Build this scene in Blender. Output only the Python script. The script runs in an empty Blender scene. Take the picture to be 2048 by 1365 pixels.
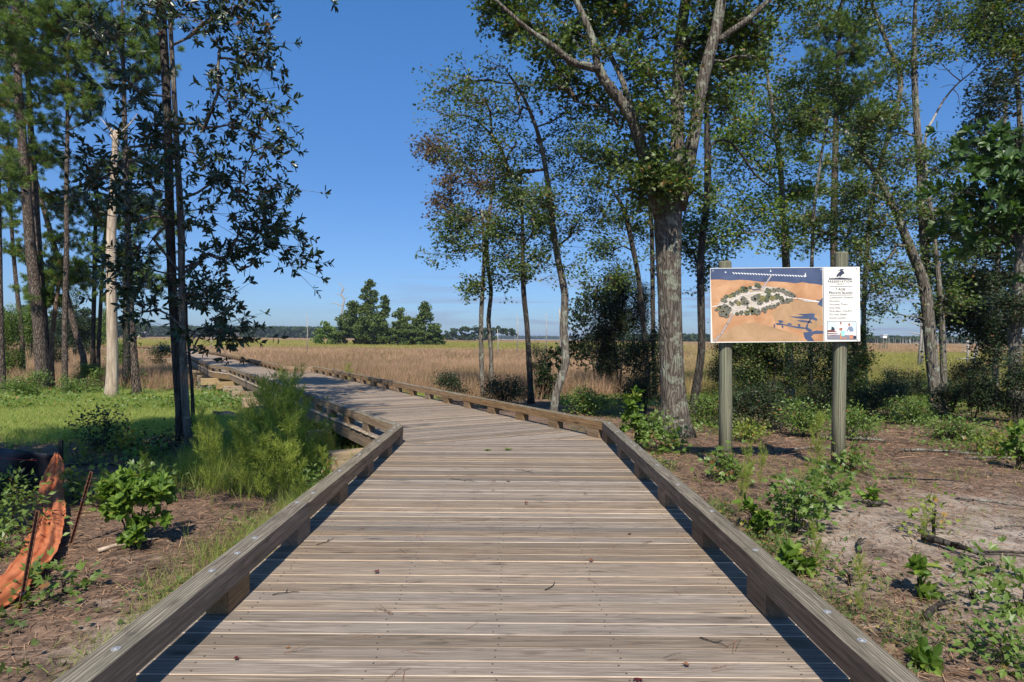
import bpy, math, random
import numpy as np
# ------------------------------------------------------------------ camera, sky, sun, exposure
F = 1280.; H = 1.62
PITCH, ROLL, YAW = math.radians(-.25), math.radians(.45), math.radians(-.18)
SUN_EL, SUN_AZ = math.radians(50), math.radians(.3)      # behind the camera, a touch to the right
sc = bpy.context.scene
COL = sc.collection
def Rx(a): c, s = math.cos(a), math.sin(a); return np.array([[1,0,0],[0,c,-s],[0,s,c]])
def Rz(a): c, s = math.cos(a), math.sin(a); return np.array([[c,-s,0],[s,c,0],[0,0,1.]])
CM = Rz(YAW) @ Rx(math.pi/2+PITCH) @ Rz(ROLL)
cam_d = bpy.data.cameras.new('camera'); cam = bpy.data.objects.new('camera', cam_d); COL.objects.link(cam)
import mathutils
cam.matrix_world = mathutils.Matrix([[*CM[0],0],[*CM[1],0],[*CM[2],H],[0,0,0,1]])
cam_d.sensor_width = 36; cam_d.lens = 36*F/2048; cam_d.clip_end = 20000; cam_d.clip_start = .05
sc.camera = cam
w = bpy.data.worlds.new('World'); sc.world = w; w.use_nodes = True
nt = w.node_tree; nt.nodes.clear()
wo = nt.nodes.new('ShaderNodeOutputWorld'); bg = nt.nodes.new('ShaderNodeBackground'); sky = nt.nodes.new('ShaderNodeTexSky')
sky.sky_type = 'NISHITA'; sky.sun_disc = False; sky.sun_elevation = SUN_EL; sky.sun_rotation = math.pi - SUN_AZ
sky.air_density = 1.0; sky.dust_density = .35; sky.ozone_density = 3.2; sky.altitude = 0
bg.inputs[1].default_value = .115
# thin grey-violet cloud streaks low over the horizon, laid out by sky direction
tcw = nt.nodes.new('ShaderNodeTexCoord'); mpw = nt.nodes.new('ShaderNodeMapping'); mpw.inputs['Scale'].default_value = (5, 5, 75)
nsw = nt.nodes.new('ShaderNodeTexNoise'); nsw.inputs['Scale'].default_value = 1.1; nsw.inputs['Detail'].default_value = 5; nsw.inputs['Distortion'].default_value = .5
rmw = nt.nodes.new('ShaderNodeValToRGB'); rmw.color_ramp.elements[0].position = .46; rmw.color_ramp.elements[1].position = .62
sep = nt.nodes.new('ShaderNodeSeparateXYZ')
def ramp_w(x0, x1, y0, y1):
    m = nt.nodes.new('ShaderNodeMapRange'); m.inputs[1].default_value = x0; m.inputs[2].default_value = x1
    m.inputs[3].default_value = y0; m.inputs[4].default_value = y1; m.interpolation_type = 'SMOOTHSTEP'; return m
lo = ramp_w(.0, .02, 0, 1); hi = ramp_w(.06, .125, 1, 0); xr = ramp_w(-.35, .15, .12, 1)
def mulw(a, b):
    m = nt.nodes.new('ShaderNodeMath'); m.operation = 'MULTIPLY'; nt.links.new(a, m.inputs[0])
    if hasattr(b, 'links'): nt.links.new(b, m.inputs[1])
    else: m.inputs[1].default_value = b
    return m.outputs[0]
nt.links.new(tcw.outputs['Generated'], mpw.inputs[0]); nt.links.new(mpw.outputs[0], nsw.inputs['Vector'])
nt.links.new(nsw.outputs[0], rmw.inputs[0]); nt.links.new(tcw.outputs['Generated'], sep.inputs[0])
nt.links.new(sep.outputs[2], lo.inputs[0]); nt.links.new(sep.outputs[2], hi.inputs[0]); nt.links.new(sep.outputs[0], xr.inputs[0])
cf = mulw(mulw(mulw(rmw.outputs[0], lo.outputs[0]), mulw(hi.outputs[0], xr.outputs[0])), .75)
mxw = nt.nodes.new('ShaderNodeMix'); mxw.data_type = 'RGBA'
mxw.inputs[7].default_value = (2.0, 2.35, 3.5, 1)
tint = nt.nodes.new('ShaderNodeMix'); tint.data_type = 'RGBA'; tint.blend_type = 'MULTIPLY'; tint.inputs[0].default_value = 1
tint.inputs[7].default_value = (.93, 1.0, 1.06, 1)
gr = nt.nodes.new('ShaderNodeValToRGB'); gr.color_ramp.interpolation = 'B_SPLINE'
gr.color_ramp.interpolation = 'LINEAR'; el = gr.color_ramp.elements
el[0].position = 0; el[0].color = (.36,.51,.76,1); el[1].position = .5; el[1].color = (.40,.80,1.13,1)
for p_, c_ in ((.05, (.37,.53,.82)), (.14, (.40,.57,.82)), (.25, (.40,.63,.90)), (.36, (.41,.72,1.02))):
    e_ = el.new(p_); e_.color = (*c_, 1)
nt.links.new(sep.outputs[2], gr.inputs[0]); nt.links.new(gr.outputs[0], tint.inputs[7])
nt.links.new(sky.outputs[0], tint.inputs[6]); nt.links.new(tint.outputs[2], mxw.inputs[6])
nt.links.new(cf, mxw.inputs[0]); nt.links.new(mxw.outputs[2], bg.inputs[0]); nt.links.new(bg.outputs[0], wo.inputs[0])
sl = bpy.data.lights.new('sun', 'SUN'); sun = bpy.data.objects.new('sun', sl); COL.objects.link(sun)
sl.energy = 5.0; sl.angle = math.radians(.5); sl.color = (1, .94, .83)
sd = mathutils.Vector((math.sin(SUN_AZ)*math.cos(SUN_EL), -math.cos(SUN_AZ)*math.cos(SUN_EL), math.sin(SUN_EL)))
sun.rotation_euler = sd.to_track_quat('Z', 'Y').to_euler(); sun.location = (0, -30, 40)
sc.view_settings.view_transform = 'Standard'; sc.view_settings.look = 'None'
sc.view_settings.exposure = 0.40; sc.view_settings.gamma = 1
sc.render.engine = 'CYCLES'
sc.cycles.max_bounces = 6; sc.cycles.diffuse_bounces = 3; sc.cycles.glossy_bounces = 2
sc.cycles.transmission_bounces = 3; sc.cycles.transparent_max_bounces = 4; sc.cycles.caustics_reflective = False
sc.cycles.caustics_refractive = False; sc.cycles.use_denoising = True
# ------------------------------------------------------------------ pixel <-> world helpers (photo pixels 2048x1365)
def ray(px, py): return CM @ np.array([(px-1024)/F, -(py-682.5)/F, -1.])
def P(px, py, z): d = ray(px, py); t = (z-H)/d[2]; return np.array([d[0]*t, d[1]*t, z])
def Q(px, py, Y): d = ray(px, py); t = Y/d[1]; return np.array([d[0]*t, Y, H+d[2]*t])
def sstep(a, b, x): t = np.clip((x-a)/(b-a), 0, 1); return t*t*(3-2*t)
def hash2(i, j, s=0):
    n = (i.astype(np.int64)*374761393 + j.astype(np.int64)*668265263 + s*2147483647) & 0xffffffff
    n = ((n ^ (n >> 13))*1274126177) & 0xffffffff
    return ((n ^ (n >> 16)) & 0xffff)/65535.
def vnoise(x, y, s=0):
    x = np.asarray(x, float); y = np.asarray(y, float)
    i = np.floor(x); j = np.floor(y); u = x-i; v = y-j; u = u*u*(3-2*u); v = v*v*(3-2*v)
    return (hash2(i,j,s)*(1-u)+hash2(i+1,j,s)*u)*(1-v)+(hash2(i,j+1,s)*(1-u)+hash2(i+1,j+1,s)*u)*v
def fbm(x, y, s=0, o=4): return sum(vnoise(x*2**k, y*2**k, s+k)*.5**k for k in range(o))/(2-.5**(o-1))
def gz(x, y):
    x = np.asarray(x, float); y = np.asarray(y, float)
    z = -.58 - .52*sstep(13, 36, y) - .12*sstep(36, 60, y)
    near = 1-sstep(40, 70, np.hypot(x, y))
    z = z + near*(.16*(fbm(x*.22, y*.22, 3)-.5) + .07*(fbm(x*1.1, y*1.1, 9)-.5) + .025*(fbm(x*5, y*5, 5, 3)-.5))
    z = z + .14*np.exp(-((x-4.3)**2/3.2+(y-6.2)**2/5.))
    z = z - .25*np.exp(-((x+3.2)/1.0)**2)*sstep(8, 10, y)*(1-sstep(12, 15, y))
    return z
def G(px, py, dz=0):                       # where the ray through a photo pixel meets the ground
    z = -.6
    for _ in range(12):
        p = P(px, py, z); z = .5*z+.5*(float(gz(p[0], p[1]))+dz)
    return P(px, py, z)
# ------------------------------------------------------------------ object helpers
def tag(o, label=None, cat=None, group=None, kind=None):
    if label: o['label'] = label
    if cat: o['category'] = cat
    if group: o['group'] = group
    if kind: o['kind'] = kind
    return o
def empty(name, loc=(0,0,0), label=None, cat=None, group=None):
    o = bpy.data.objects.new(name, None); COL.objects.link(o); o.location = [float(v) for v in loc]
    o.empty_display_size = .2
    return tag(o, label, cat, group)
def link(name, me, mats=(), parent=None, smooth=False):
    o = bpy.data.objects.new(name, me); COL.objects.link(o)
    for m in mats: me.materials.append(m)
    if parent is not None:
        o.parent = parent; o.location = -parent.location
    me.polygons.foreach_set('use_smooth', np.full(len(me.polygons), bool(smooth)))
    return o
def raw_mesh(name, V, faces_flat, sizes, attrs=None, midx=None, uvs=None):
    me = bpy.data.meshes.new(name); V = np.ascontiguousarray(V, np.float32)
    me.vertices.add(len(V)); me.vertices.foreach_set('co', V.ravel())
    ff = np.ascontiguousarray(faces_flat, np.int32); sz = np.ascontiguousarray(sizes, np.int32)
    me.loops.add(len(ff)); me.loops.foreach_set('vertex_index', ff)
    me.polygons.add(len(sz)); st = np.zeros(len(sz), np.int32); st[1:] = np.cumsum(sz)[:-1]
    me.polygons.foreach_set('loop_start', st); me.polygons.foreach_set('loop_total', sz)
    if midx is not None: me.polygons.foreach_set('material_index', np.ascontiguousarray(midx, np.int32))
    for k, a in (attrs or {}).items():
        a = np.ascontiguousarray(a, np.float32)
        if a.ndim == 1:
            at = me.attributes.new(k, 'FLOAT', 'POINT'); at.data.foreach_set('value', a)
        else:
            at = me.attributes.new(k, 'FLOAT_VECTOR', 'POINT'); at.data.foreach_set('vector', a.ravel())
    me.update(calc_edges=True); me.validate()
    return me
class MB:                                   # collects solids for ONE mesh, with wood coordinates
    def __init__(s): s.V=[]; s.F=[]; s.W=[]; s.R=[]; s.M=[]
    def add(s, V, Fs, W=None, rnd=0., mat=0):
        b = len(s.V); V = [tuple(map(float, v)) for v in V]
        s.V += V; s.W += [tuple(map(float, q)) for q in (W if W is not None else V)]; s.R += [float(rnd)]*len(V)
        for k, f in enumerate(Fs):
            s.F.append([b+i for i in f]); s.M.append(mat if not isinstance(mat, (list, tuple)) else mat[k])
    def beam(s, p0, p1, w, h, c=.006, up=(0,0,1), rnd=None, mat=0, endmat=None, nseg=1, wob=0.):
        """chamfered timber from p0 to p1 (centre line), w across, h up"""
        p0 = np.array(p0, float); p1 = np.array(p1, float); d = p1-p0; L = np.linalg.norm(d); d /= L
        up = np.array(up, float); sx = np.cross(d, up); sx /= np.linalg.norm(sx); uz = np.cross(sx, d)
        rnd = random.random() if rnd is None else rnd
        a, b = w/2, h/2
        sec = [(-a+c,-b),(a-c,-b),(a,-b+c),(a,b-c),(a-c,b),(-a+c,b),(-a,b-c),(-a,-b+c)]
        V=[]; W=[]
        for k in range(nseg+1):
            t = k/nseg; q = p0+d*L*t
            ox, oz = (random.uniform(-wob, wob), random.uniform(-wob, wob)) if 0 < k < nseg else (0, 0)
            for (x, z) in sec:
                V.append(q+sx*(x+ox)+uz*(z+oz)); W.append((t*L+rnd*31, x+rnd*17, z+rnd*5))
        Fs=[[(k*8+i),(k*8+i+1)%8+(k*8 if (i+1)<8 else k*8),((k+1)*8+(i+1)%8),((k+1)*8+i)] for k in range(nseg) for i in range(8)]
        Fs = [[k*8+i, k*8+(i+1)%8, (k+1)*8+(i+1)%8, (k+1)*8+i] for k in range(nseg) for i in range(8)]
        Fs += [list(range(7,-1,-1)), [nseg*8+i for i in range(8)]]
        m = [mat]*(len(Fs)-2)+[mat if endmat is None else endmat]*2
        s.add(V, Fs, W, rnd, m)
    def prism(s, poly, z0, z1, W=None, rnd=0., mat=0, sidemat=None):
        n = len(poly); V = [(x,y,z1) for x,y in poly]+[(x,y,z0) for x,y in poly]
        Fs = [list(range(n)), list(range(2*n-1, n-1, -1))]+[[i,n+i,n+(i+1)%n,(i+1)%n] for i in range(n)]
        WW = None if W is None else list(W)+[(a,b,c-.04) for a,b,c in W]
        s.add(V, Fs, WW, rnd, [mat, mat]+[mat if sidemat is None else sidemat]*n)
    def disc(s, c, r, h, n=10, nrm=(0,0,1), rnd=0., mat=0):
        nrm = np.array(nrm, float); nrm /= np.linalg.norm(nrm)
        a = np.cross(nrm, (1,0,0) if abs(nrm[0]) < .9 else (0,1,0)); a /= np.linalg.norm(a); b = np.cross(nrm, a)
        ring = [np.array(c)+r*(math.cos(2*math.pi*i/n)*a+math.sin(2*math.pi*i/n)*b) for i in range(n)]
        V = ring+[q+nrm*h for q in ring]
        s.add(V, [[i,(i+1)%n,n+(i+1)%n,n+i] for i in range(n)]+[[n+i for i in range(n)], list(range(n-1,-1,-1))], None, rnd, mat)
    def tube(s, pts, rs, n=8, rnd=0., mat=0, cap=True, rough=0., seed=0, el=1.):
        V, Fs, W = tube_data(pts, rs, n, rough, seed)
        s.add(V, Fs, W, rnd, mat)
    def build(s, name, mats, parent=None, smooth=False, label=None):
        ff = [i for f in s.F for i in f]
        me = raw_mesh(name, np.array(s.V), ff, [len(f) for f in s.F], {'wc': np.array(s.W), 'rnd': np.array(s.R)}, s.M)
        o = link(name, me, mats if isinstance(mats, (list, tuple)) else [mats], parent, smooth)
        if label: o['label'] = label
        return o
def tube_data(pts, rs, n=8, rough=0., seed=0):
    pts = np.array(pts, float); K = len(pts); rg = np.random.RandomState(seed)
    T = np.gradient(pts, axis=0); T /= np.linalg.norm(T, axis=1)[:,None]+1e-9
    ref = np.array([1.,0,0]) if abs(T[0][0]) < .8 else np.array([0,1.,0])
    V=[]; W=[]; s = 0
    lump = rg.uniform(-1, 1, (8,))
    for k in range(K):
        a = np.cross(T[k], ref); a /= np.linalg.norm(a); b = np.cross(T[k], a)
        if k: s += np.linalg.norm(pts[k]-pts[k-1])
        for i in range(n):
            th = 2*math.pi*i/n
            r = rs[k]*(1+rough*(.5*math.sin(3*th+lump[0]*6+s*.7)+.35*math.sin(5*th+lump[1]*6-s*1.3)+rg.uniform(-.35,.35)))
            V.append(pts[k]+r*(math.cos(th)*a+math.sin(th)*b)); W.append((s, rs[k]*math.cos(th), rs[k]*math.sin(th)))
    Fs = [[k*n+i, k*n+(i+1)%n, (k+1)*n+(i+1)%n, (k+1)*n+i] for k in range(K-1) for i in range(n)]
    Fs += [list(range(n-1,-1,-1)), [(K-1)*n+i for i in range(n)]]
    return V, Fs, W
def spline(pts, step=.4):
    """Catmull-Rom through rows of numbers"""
    p = np.array(pts, float); p = np.vstack([2*p[0]-p[1], p, 2*p[-1]-p[-2]]); out=[]
    for i in range(1, len(p)-2):
        L = np.linalg.norm(p[i+1][:3]-p[i][:3]); n = max(2, int(L/step))
        for k in range(n):
            t = k/n; a,b,c,d = p[i-1],p[i],p[i+1],p[i+2]
            out.append(.5*((2*b)+(-a+c)*t+(2*a-5*b+4*c-d)*t*t+(-a+3*b-3*c+d)*t**3))
    out.append(p[-2]); return np.array(out)
# ------------------------------------------------------------------ materials
MATS = {}
class N:
    def __init__(s, name, rough=.8, spec=.3):
        s.m = bpy.data.materials.new(name); s.m.use_nodes = True; s.t = s.m.node_tree
        s.b = s.t.nodes['Principled BSDF']; s.out = s.t.nodes['Material Output']
        s.b.inputs['Roughness'].default_value = rough; s.b.inputs['Specular IOR Level'].default_value = spec
        MATS[name] = s.m
    def n(s, k, **kw):
        x = s.t.nodes.new('ShaderNode'+k)
        for a, v in kw.items(): setattr(x, a, v)
        return x
    def L(s, a, b): s.t.links.new(a, b)
    def set(s, sock, v):
        if hasattr(v, 'links'): s.L(v, sock)
        elif isinstance(v, (tuple, list)) and len(v) == 3 and sock.type == 'RGBA': sock.default_value = (*v, 1)
        else: sock.default_value = v
    def attr(s, name, out='Vector'): x = s.n('Attribute'); x.attribute_name = name; return x.outputs[out]
    def pos(s): return s.n('NewGeometry').outputs['Position']
    def scl(s, v, sc_, off=(0,0,0)):
        x = s.n('Mapping'); s.L(v, x.inputs[0]); x.inputs['Scale'].default_value = sc_; x.inputs['Location'].default_value = off; return x.outputs[0]
    def noise(s, v, scale=1., det=4., dist=0., rough=.55):
        x = s.n('TexNoise'); s.L(v, x.inputs['Vector']); x.inputs['Scale'].default_value = scale
        x.inputs['Detail'].default_value = det; x.inputs['Distortion'].default_value = dist; x.inputs['Roughness'].default_value = rough
        return x.outputs[0]
    def voro(s, v, scale=1., feat='F1', out='Distance'):
        x = s.n('TexVoronoi'); x.feature = feat; s.L(v, x.inputs['Vector']); x.inputs['Scale'].default_value = scale; return x.outputs[out]
    def rng(s, v, a, b, c=0., d=1.):
        x = s.n('MapRange'); s.L(v, x.inputs[0])
        for i, q in enumerate((a, b, c, d)): x.inputs[i+1].default_value = q
        return x.outputs[0]
    def math(s, op, a, b=0.):
        x = s.n('Math'); x.operation = op; s.set(x.inputs[0], a); s.set(x.inputs[1], b); return x.outputs[0]
    def mix(s, f, a, b, mode='MIX'):
        x = s.n('Mix'); x.data_type = 'RGBA'; x.blend_type = mode; s.set(x.inputs[0], f); s.set(x.inputs[6], a); s.set(x.inputs[7], b); return x.outputs[2]
    def bump(s, h, st=.3, d=.02):
        x = s.n('Bump'); s.set(x.inputs['Height'], h); x.inputs['Strength'].default_value = st; x.inputs['Distance'].default_value = d
        s.L(x.outputs[0], s.b.inputs['Normal'])
    def col(s, c): s.set(s.b.inputs['Base Color'], c); return s
def wood(name, light, dark, tone=(.2,.22,.16), tonef=.35, rvar=.5, ba=.5, rg_=.45, gx=2.6):
    m = N(name, .82, .25); wc = m.attr('wc'); r = m.attr('rnd', 'Fac')
    g1 = m.noise(m.scl(wc, (gx, 55, 55)), 1, 6, .8, .65)
    warp = m.noise(m.scl(wc, (.9, 5, 5)), 1, 2, 0)
    ring = m.n('TexWave'); ring.bands_direction = 'Y'; m.L(m.scl(wc, (.35, 9, 9)), ring.inputs['Vector'])
    ring.inputs['Scale'].default_value = 2.2; ring.inputs['Distortion'].default_value = 9; ring.inputs['Detail'].default_value = 3; ring.inputs['Detail Scale'].default_value = .7
    c = m.mix(m.rng(g1, .35, .68), dark, light)
    c = m.mix(m.math('MULTIPLY', m.rng(ring.outputs[0], .62, .95), rg_), c, dark)
    c = m.mix(m.math('MULTIPLY', m.rng(m.noise(m.scl(wc, (.7, 3, 3)), 1, 4, .3), .42, .7), tonef), c, tone)
    st = m.noise(m.scl(wc, (3.2, 16, 16)), 1, 4, 1.2)
    c = m.mix(m.math('MULTIPLY', m.rng(st, .60, .74), .62), c, tuple(v*.25 for v in dark))
    kn = m.voro(m.scl(wc, (1.5, 5.5, 5.5)), 1)
    c = m.mix(m.math('MULTIPLY', m.rng(kn, .16, .05), .7), c, tuple(v*.4 for v in dark))
    hv = m.rng(r, 0, 1, 1-rvar*.5, 1+rvar*.35)
    hs = m.n('HueSaturation'); m.L(hv, hs.inputs['Value']); m.set(hs.inputs['Saturation'], m.rng(m.math('FRACT', m.math('MULTIPLY', r, 7.3)), 0, 1, .75, 1.15)); m.L(c, hs.inputs['Color'])
    m.col(hs.outputs[0]); m.bump(m.math('ADD', g1, m.math('MULTIPLY', ring.outputs[0], .6)), ba, .004)
    return m.m
W_DECK = wood('weathered_deck_board', (.345,.268,.200), (.135,.098,.068), (.190,.155,.120), .45, .6, .5, .4)
W_EDGE = wood('fresh_board_edge', (.78,.62,.45), (.52,.38,.26), (.7,.5,.35), .2, .3, .2)
W_RAIL = wood('weathered_rail_timber', (.36,.295,.195), (.080,.060,.038), (.20,.185,.12), .4, .35, 1., .9)
W_SIDE = wood('brown_rail_face', (.44,.275,.14), (.14,.082,.04), (.25,.175,.09), .4, .35, .8)
W_BLOCK = wood('brown_rail_block', (.36,.235,.13), (.16,.10,.055), (.14,.11,.07), .3, .4, .7)
W_CAP = wood('tan_treated_timber', (.50,.36,.20), (.26,.17,.09), (.3,.25,.15), .25, .35, .5)
W_POST = wood('greenish_treated_post', (.34,.30,.165), (.085,.070,.035), (.19,.25,.15), .3, .2, 1., .7, .9)
W_PILE = wood('grey_green_pile', (.22,.20,.14), (.10,.09,.06), (.15,.17,.11), .5, .3, .6)
def bark(name, light, dark, lich=None, lf=.0, sx=(1.4, 9, 9), bstr=.9, bd=.03, pf=.6):
    m = N(name, .9, .15); wc = m.attr('wc'); p = m.pos()
    wp = m.n('VectorMath'); wp.operation = 'ADD'; nn_ = m.n('TexNoise'); nn_.inputs['Scale'].default_value = 3.; m.L(p, nn_.inputs['Vector']); sv = m.n('VectorMath'); sv.operation = 'SCALE'; sv.inputs['Scale'].default_value = .12; m.L(nn_.outputs['Color'], sv.inputs[0]); m.L(p, wp.inputs[0]); m.L(sv.outputs[0], wp.inputs[1])
    pl = m.voro(m.scl(wp.outputs[0], (sx[1], sx[1], sx[0]*1.2)), 1.1, 'DISTANCE_TO_EDGE')
    g = m.noise(m.scl(p, (sx[1]*1.3, sx[1]*1.3, sx[0])), 1.5, 6, .8, .65)
    c = m.mix(m.rng(m.math('MULTIPLY', m.rng(pl, 0, .22, pf, 1), g), .18+.12*pf, .68), dark, light)
    if lich:
        l1 = m.noise(p, 3.2, 6, .4, .7)
        c = m.mix(m.math('MULTIPLY', m.rng(l1, .62-lf*.3, .68-lf*.3), .8), c, lich)
        l2 = m.noise(m.scl(p, (1,1,1), (7,3,1)), 7., 4, .2, .7)
        c = m.mix(m.math('MULTIPLY', m.rng(l2, .63, .68), .7), c, tuple(min(1, v*1.35) for v in lich))
    m.col(c); m.bump(m.math('ADD', m.math('MULTIPLY', m.rng(pl, 0, .2), .7), g), bstr, bd)
    return m.m
B_OAK = bark('lichened_oak_bark', (.235,.20,.16), (.060,.048,.038), (.27,.28,.21), .30, (1.3,13,13), 1., .03, .62)
B_GREY = bark('grey_mottled_bark', (.25,.22,.18), (.09,.075,.06), (.30,.32,.25), .2)
B_PINE = bark('plated_pine_bark', (.22,.165,.13), (.055,.042,.035), (.2,.21,.18), .02, (3.0,12,12), 1., .03, .45)
B_DARK = bark('dark_bark', (.10,.085,.07), (.028,.023,.02), (.16,.17,.14), .08)
B_SNAG = bark('bare_dead_wood', (.62,.51,.39), (.30,.225,.16), None, 0, (.5,6,6), .4, .01)
B_GREYDEAD = bark('silver_dead_wood', (.50,.46,.41), (.25,.22,.19), None, 0, (.5,6,6), .4, .01)
B_RED = bark('reddish_bark', (.30,.19,.13), (.09,.055,.04), (.3,.3,.24), .15)
def leafmat(name, c1, c2, trans=.3, rough=.5, spec=.35, warm=None, wf=.06):
    m = N(name, rough, spec); r = m.attr('rnd', 'Fac')
    c = m.mix(r, c1, c2)
    if warm: c = m.mix(m.rng(m.math('FRACT', m.math('MULTIPLY', r, 37.7)), 1-wf, 1-wf+.01), c, warm)
    m.col(c)
    tr = m.n('BsdfTranslucent'); tc = m.mix(.5, c, (.35,.5,.06), 'MIX'); m.L(m.mix(1., c, (1.5,1.7,.7), 'MULTIPLY'), tr.inputs[0])
    mx = m.n('MixShader'); mx.inputs[0].default_value = trans; m.L(m.b.outputs[0], mx.inputs[1]); m.L(tr.outputs[0], mx.inputs[2]); m.L(mx.outputs[0], m.out.inputs[0])
    return m.m
L_OAK = leafmat('oak_leaf', (.030,.056,.015), (.145,.200,.045), .32, .45, .45, (.20,.11,.03), .05)
L_GUM = leafmat('sweetgum_leaf', (.065,.115,.022), (.21,.28,.06), .4, .5, .35, (.32,.22,.05), .06)
L_MAG = leafmat('magnolia_leaf', (.014,.030,.012), (.045,.070,.020), .08, .36, .5, (.12,.06,.025), .05)
L_PINE = leafmat('pine_needle', (.070,.120,.028), (.19,.26,.06), .28, .5, .3, (.2,.12,.05), .04)
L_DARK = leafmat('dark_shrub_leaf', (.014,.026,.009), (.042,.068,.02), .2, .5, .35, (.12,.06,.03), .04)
L_SHRUB = leafmat('shrub_leaf', (.07,.12,.022), (.18,.26,.05), .35, .42, .45, (.25,.12,.04), .04)
L_BRIGHT = leafmat('glossy_bright_leaf', (.065,.125,.018), (.19,.28,.04), .35, .55, .35, (.3,.3,.05), .03)
L_YELL = leafmat('yellow_green_leaf', (.14,.19,.03), (.27,.32,.06), .4, .5, .3, (.35,.2,.05), .08)
L_BIG = leafmat('broad_green_leaf', (.035,.075,.02), (.085,.15,.035), .3, .42, .45)
L_RUSSET = leafmat('russet_leaf', (.07,.06,.03), (.17,.10,.06), .3, .5, .3)
L_FENNEL = leafmat('dog_fennel_frond', (.16,.21,.03), (.38,.42,.08), .35, .6, .2, (.24,.20,.09), .05)
L_GRASS = leafmat('grass_blade', (.14,.19,.04), (.32,.36,.10), .4, .6, .2, (.36,.29,.14), .12)
L_LAWN = leafmat('lawn_blade', (.20,.25,.06), (.42,.46,.14), .45, .6, .2, (.45,.36,.18), .1)
L_LUSH = leafmat('lush_grass_blade', (.13,.18,.035), (.33,.38,.09), .4, .6, .2, (.36,.29,.14), .06)
L_REED = leafmat('brown_reed', (.16,.088,.055), (.58,.365,.25), .25, .7, .15, (.22,.21,.08), .14)
L_MARSH = leafmat('marsh_cordgrass', (.17,.165,.04), (.37,.34,.10), .3, .7, .15, (.38,.26,.14), .12)
L_FAR = leafmat('distant_foliage', (.022,.042,.018), (.055,.082,.03), .15, .7, .1)
L_ISLE = leafmat('island_foliage', (.030,.052,.015), (.125,.165,.035), .2, .6, .2)
L_STRAW = leafmat('pine_straw', (.14,.072,.042), (.47,.29,.18), .1, .7, .2, (.07,.05,.04), .3)
L_VINE = leafmat('vine_leaf', (.05,.085,.025), (.16,.21,.06), .35, .5, .3, (.3,.25,.05), .05)
def plain(name, c, rough=.6, spec=.3, metal=0., nz=0., ns=20.):
    m = N(name, rough, spec); m.b.inputs['Metallic'].default_value = metal
    if nz: 
        g = m.noise(m.pos(), ns, 5, .3); m.col(m.mix(g, tuple(v*(1-nz) for v in c), tuple(min(1, v*(1+nz)) for v in c))); m.bump(g, .2, .003)
    else: m.col(tuple(c))
    return m.m
M_BOLT = plain('galvanised_metal', (.5,.5,.49), .45, .5, .6, .25, 60)
M_SCREW = plain('dark_screw', (.10,.09,.08), .5, .5, .5)
M_RUST = plain('rusty_steel', (.17,.075,.045), .8, .3, .2, .5, 35)
M_SILT = plain('black_silt_fabric', (.016,.017,.022), .55, .4, 0, .3, 25)
M_RED = plain('red_printed_line', (.5,.05,.05), .7)
def orange():
    m = N('orange_mesh_fabric', .65, .25); p = m.pos()
    g = m.noise(p, 6, 5, .5); c = m.mix(m.rng(g, .3, .7), (.46,.13,.05), (.68,.25,.115))
    c = m.mix(m.math('MULTIPLY', m.rng(m.noise(p, 22, 4), .58, .72), .35), c, (.35,.13,.08))
    m.col(c); m.bump(m.noise(m.scl(p, (60,60,60)), 2, 2), .15, .003)
    tr = m.n('BsdfTranslucent'); m.L(c, tr.inputs[0]); mx = m.n('MixShader'); mx.inputs[0].default_value = .25
    m.L(m.b.outputs[0], mx.inputs[1]); m.L(tr.outputs[0], mx.inputs[2]); m.L(mx.outputs[0], m.out.inputs[0])
    return m.m
M_ORANGE = orange()
def ground_mat():
    m = N('ground_surface', .95, .1); p = m.pos()
    a = lambda k: m.attr(k, 'Fac')
    n1 = m.noise(p, 1.1, 6, .3, .6); n2 = m.noise(p, 9, 6, .6, .7); n3 = m.noise(p, 45, 4, .4, .7)
    sand = m.mix(m.rng(n3, .3, .7), (.27,.21,.165), (.44,.37,.30))
    duff = m.mix(m.rng(n2, .35, .68), (.060,.040,.031), (.27,.175,.12))
    duff = m.mix(m.math('MULTIPLY', m.rng(n3, .52, .72), .6), duff, (.36,.25,.17))
    duff = m.mix(m.math('MULTIPLY', m.rng(m.noise(p, 2.3, 4), .5, .62), .55), duff, (.04,.033,.03))
    sf = m.rng(m.math('ADD', m.math('MULTIPLY', n1, .9), m.math('ADD', m.math('MULTIPLY', n2, .5), a('sand'))), .84, 1.12)
    near = m.mix(sf, duff, sand)
    gr = m.mix(m.rng(n2, .3, .7), (.12,.14,.035), (.25,.26,.08))
    near = m.mix(m.math('MULTIPLY', m.rng(m.math('ADD', m.math('MULTIPLY', n2, .6), a('grass')), .6, .95), .9), near, gr)
    f1 = m.noise(m.scl(p, (.05,.35,.3)), 1, 6, .3, .7); f2 = m.noise(m.scl(p, (.9,2.2,1)), 1, 5, .3, .7)
    brn = m.mix(m.rng(f2, .3, .7), (.22,.15,.095), (.42,.31,.22))
    grn = m.mix(m.rng(f2, .3, .7), (.15,.145,.04), (.32,.29,.09))
    mar = m.mix(m.rng(m.math('ADD', m.math('MULTIPLY', m.math('SUBTRACT', f1, .5), .5), a('green')), .4, .6), brn, grn)
    m.col(m.mix(a('marsh'), near, mar)); m.bump(m.math('ADD', n2, m.math('MULTIPLY', n3, .5)), .7, .03)
    return m.m
M_GROUND = ground_mat()
def watermat():
    m = N('open_water', .15, .5); m.col((.03,.06,.09)); m.bump(m.noise(m.scl(m.pos(), (.02,.2,1)), 3, 4), .3, .1); return m.m
M_WATER = watermat()

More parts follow.
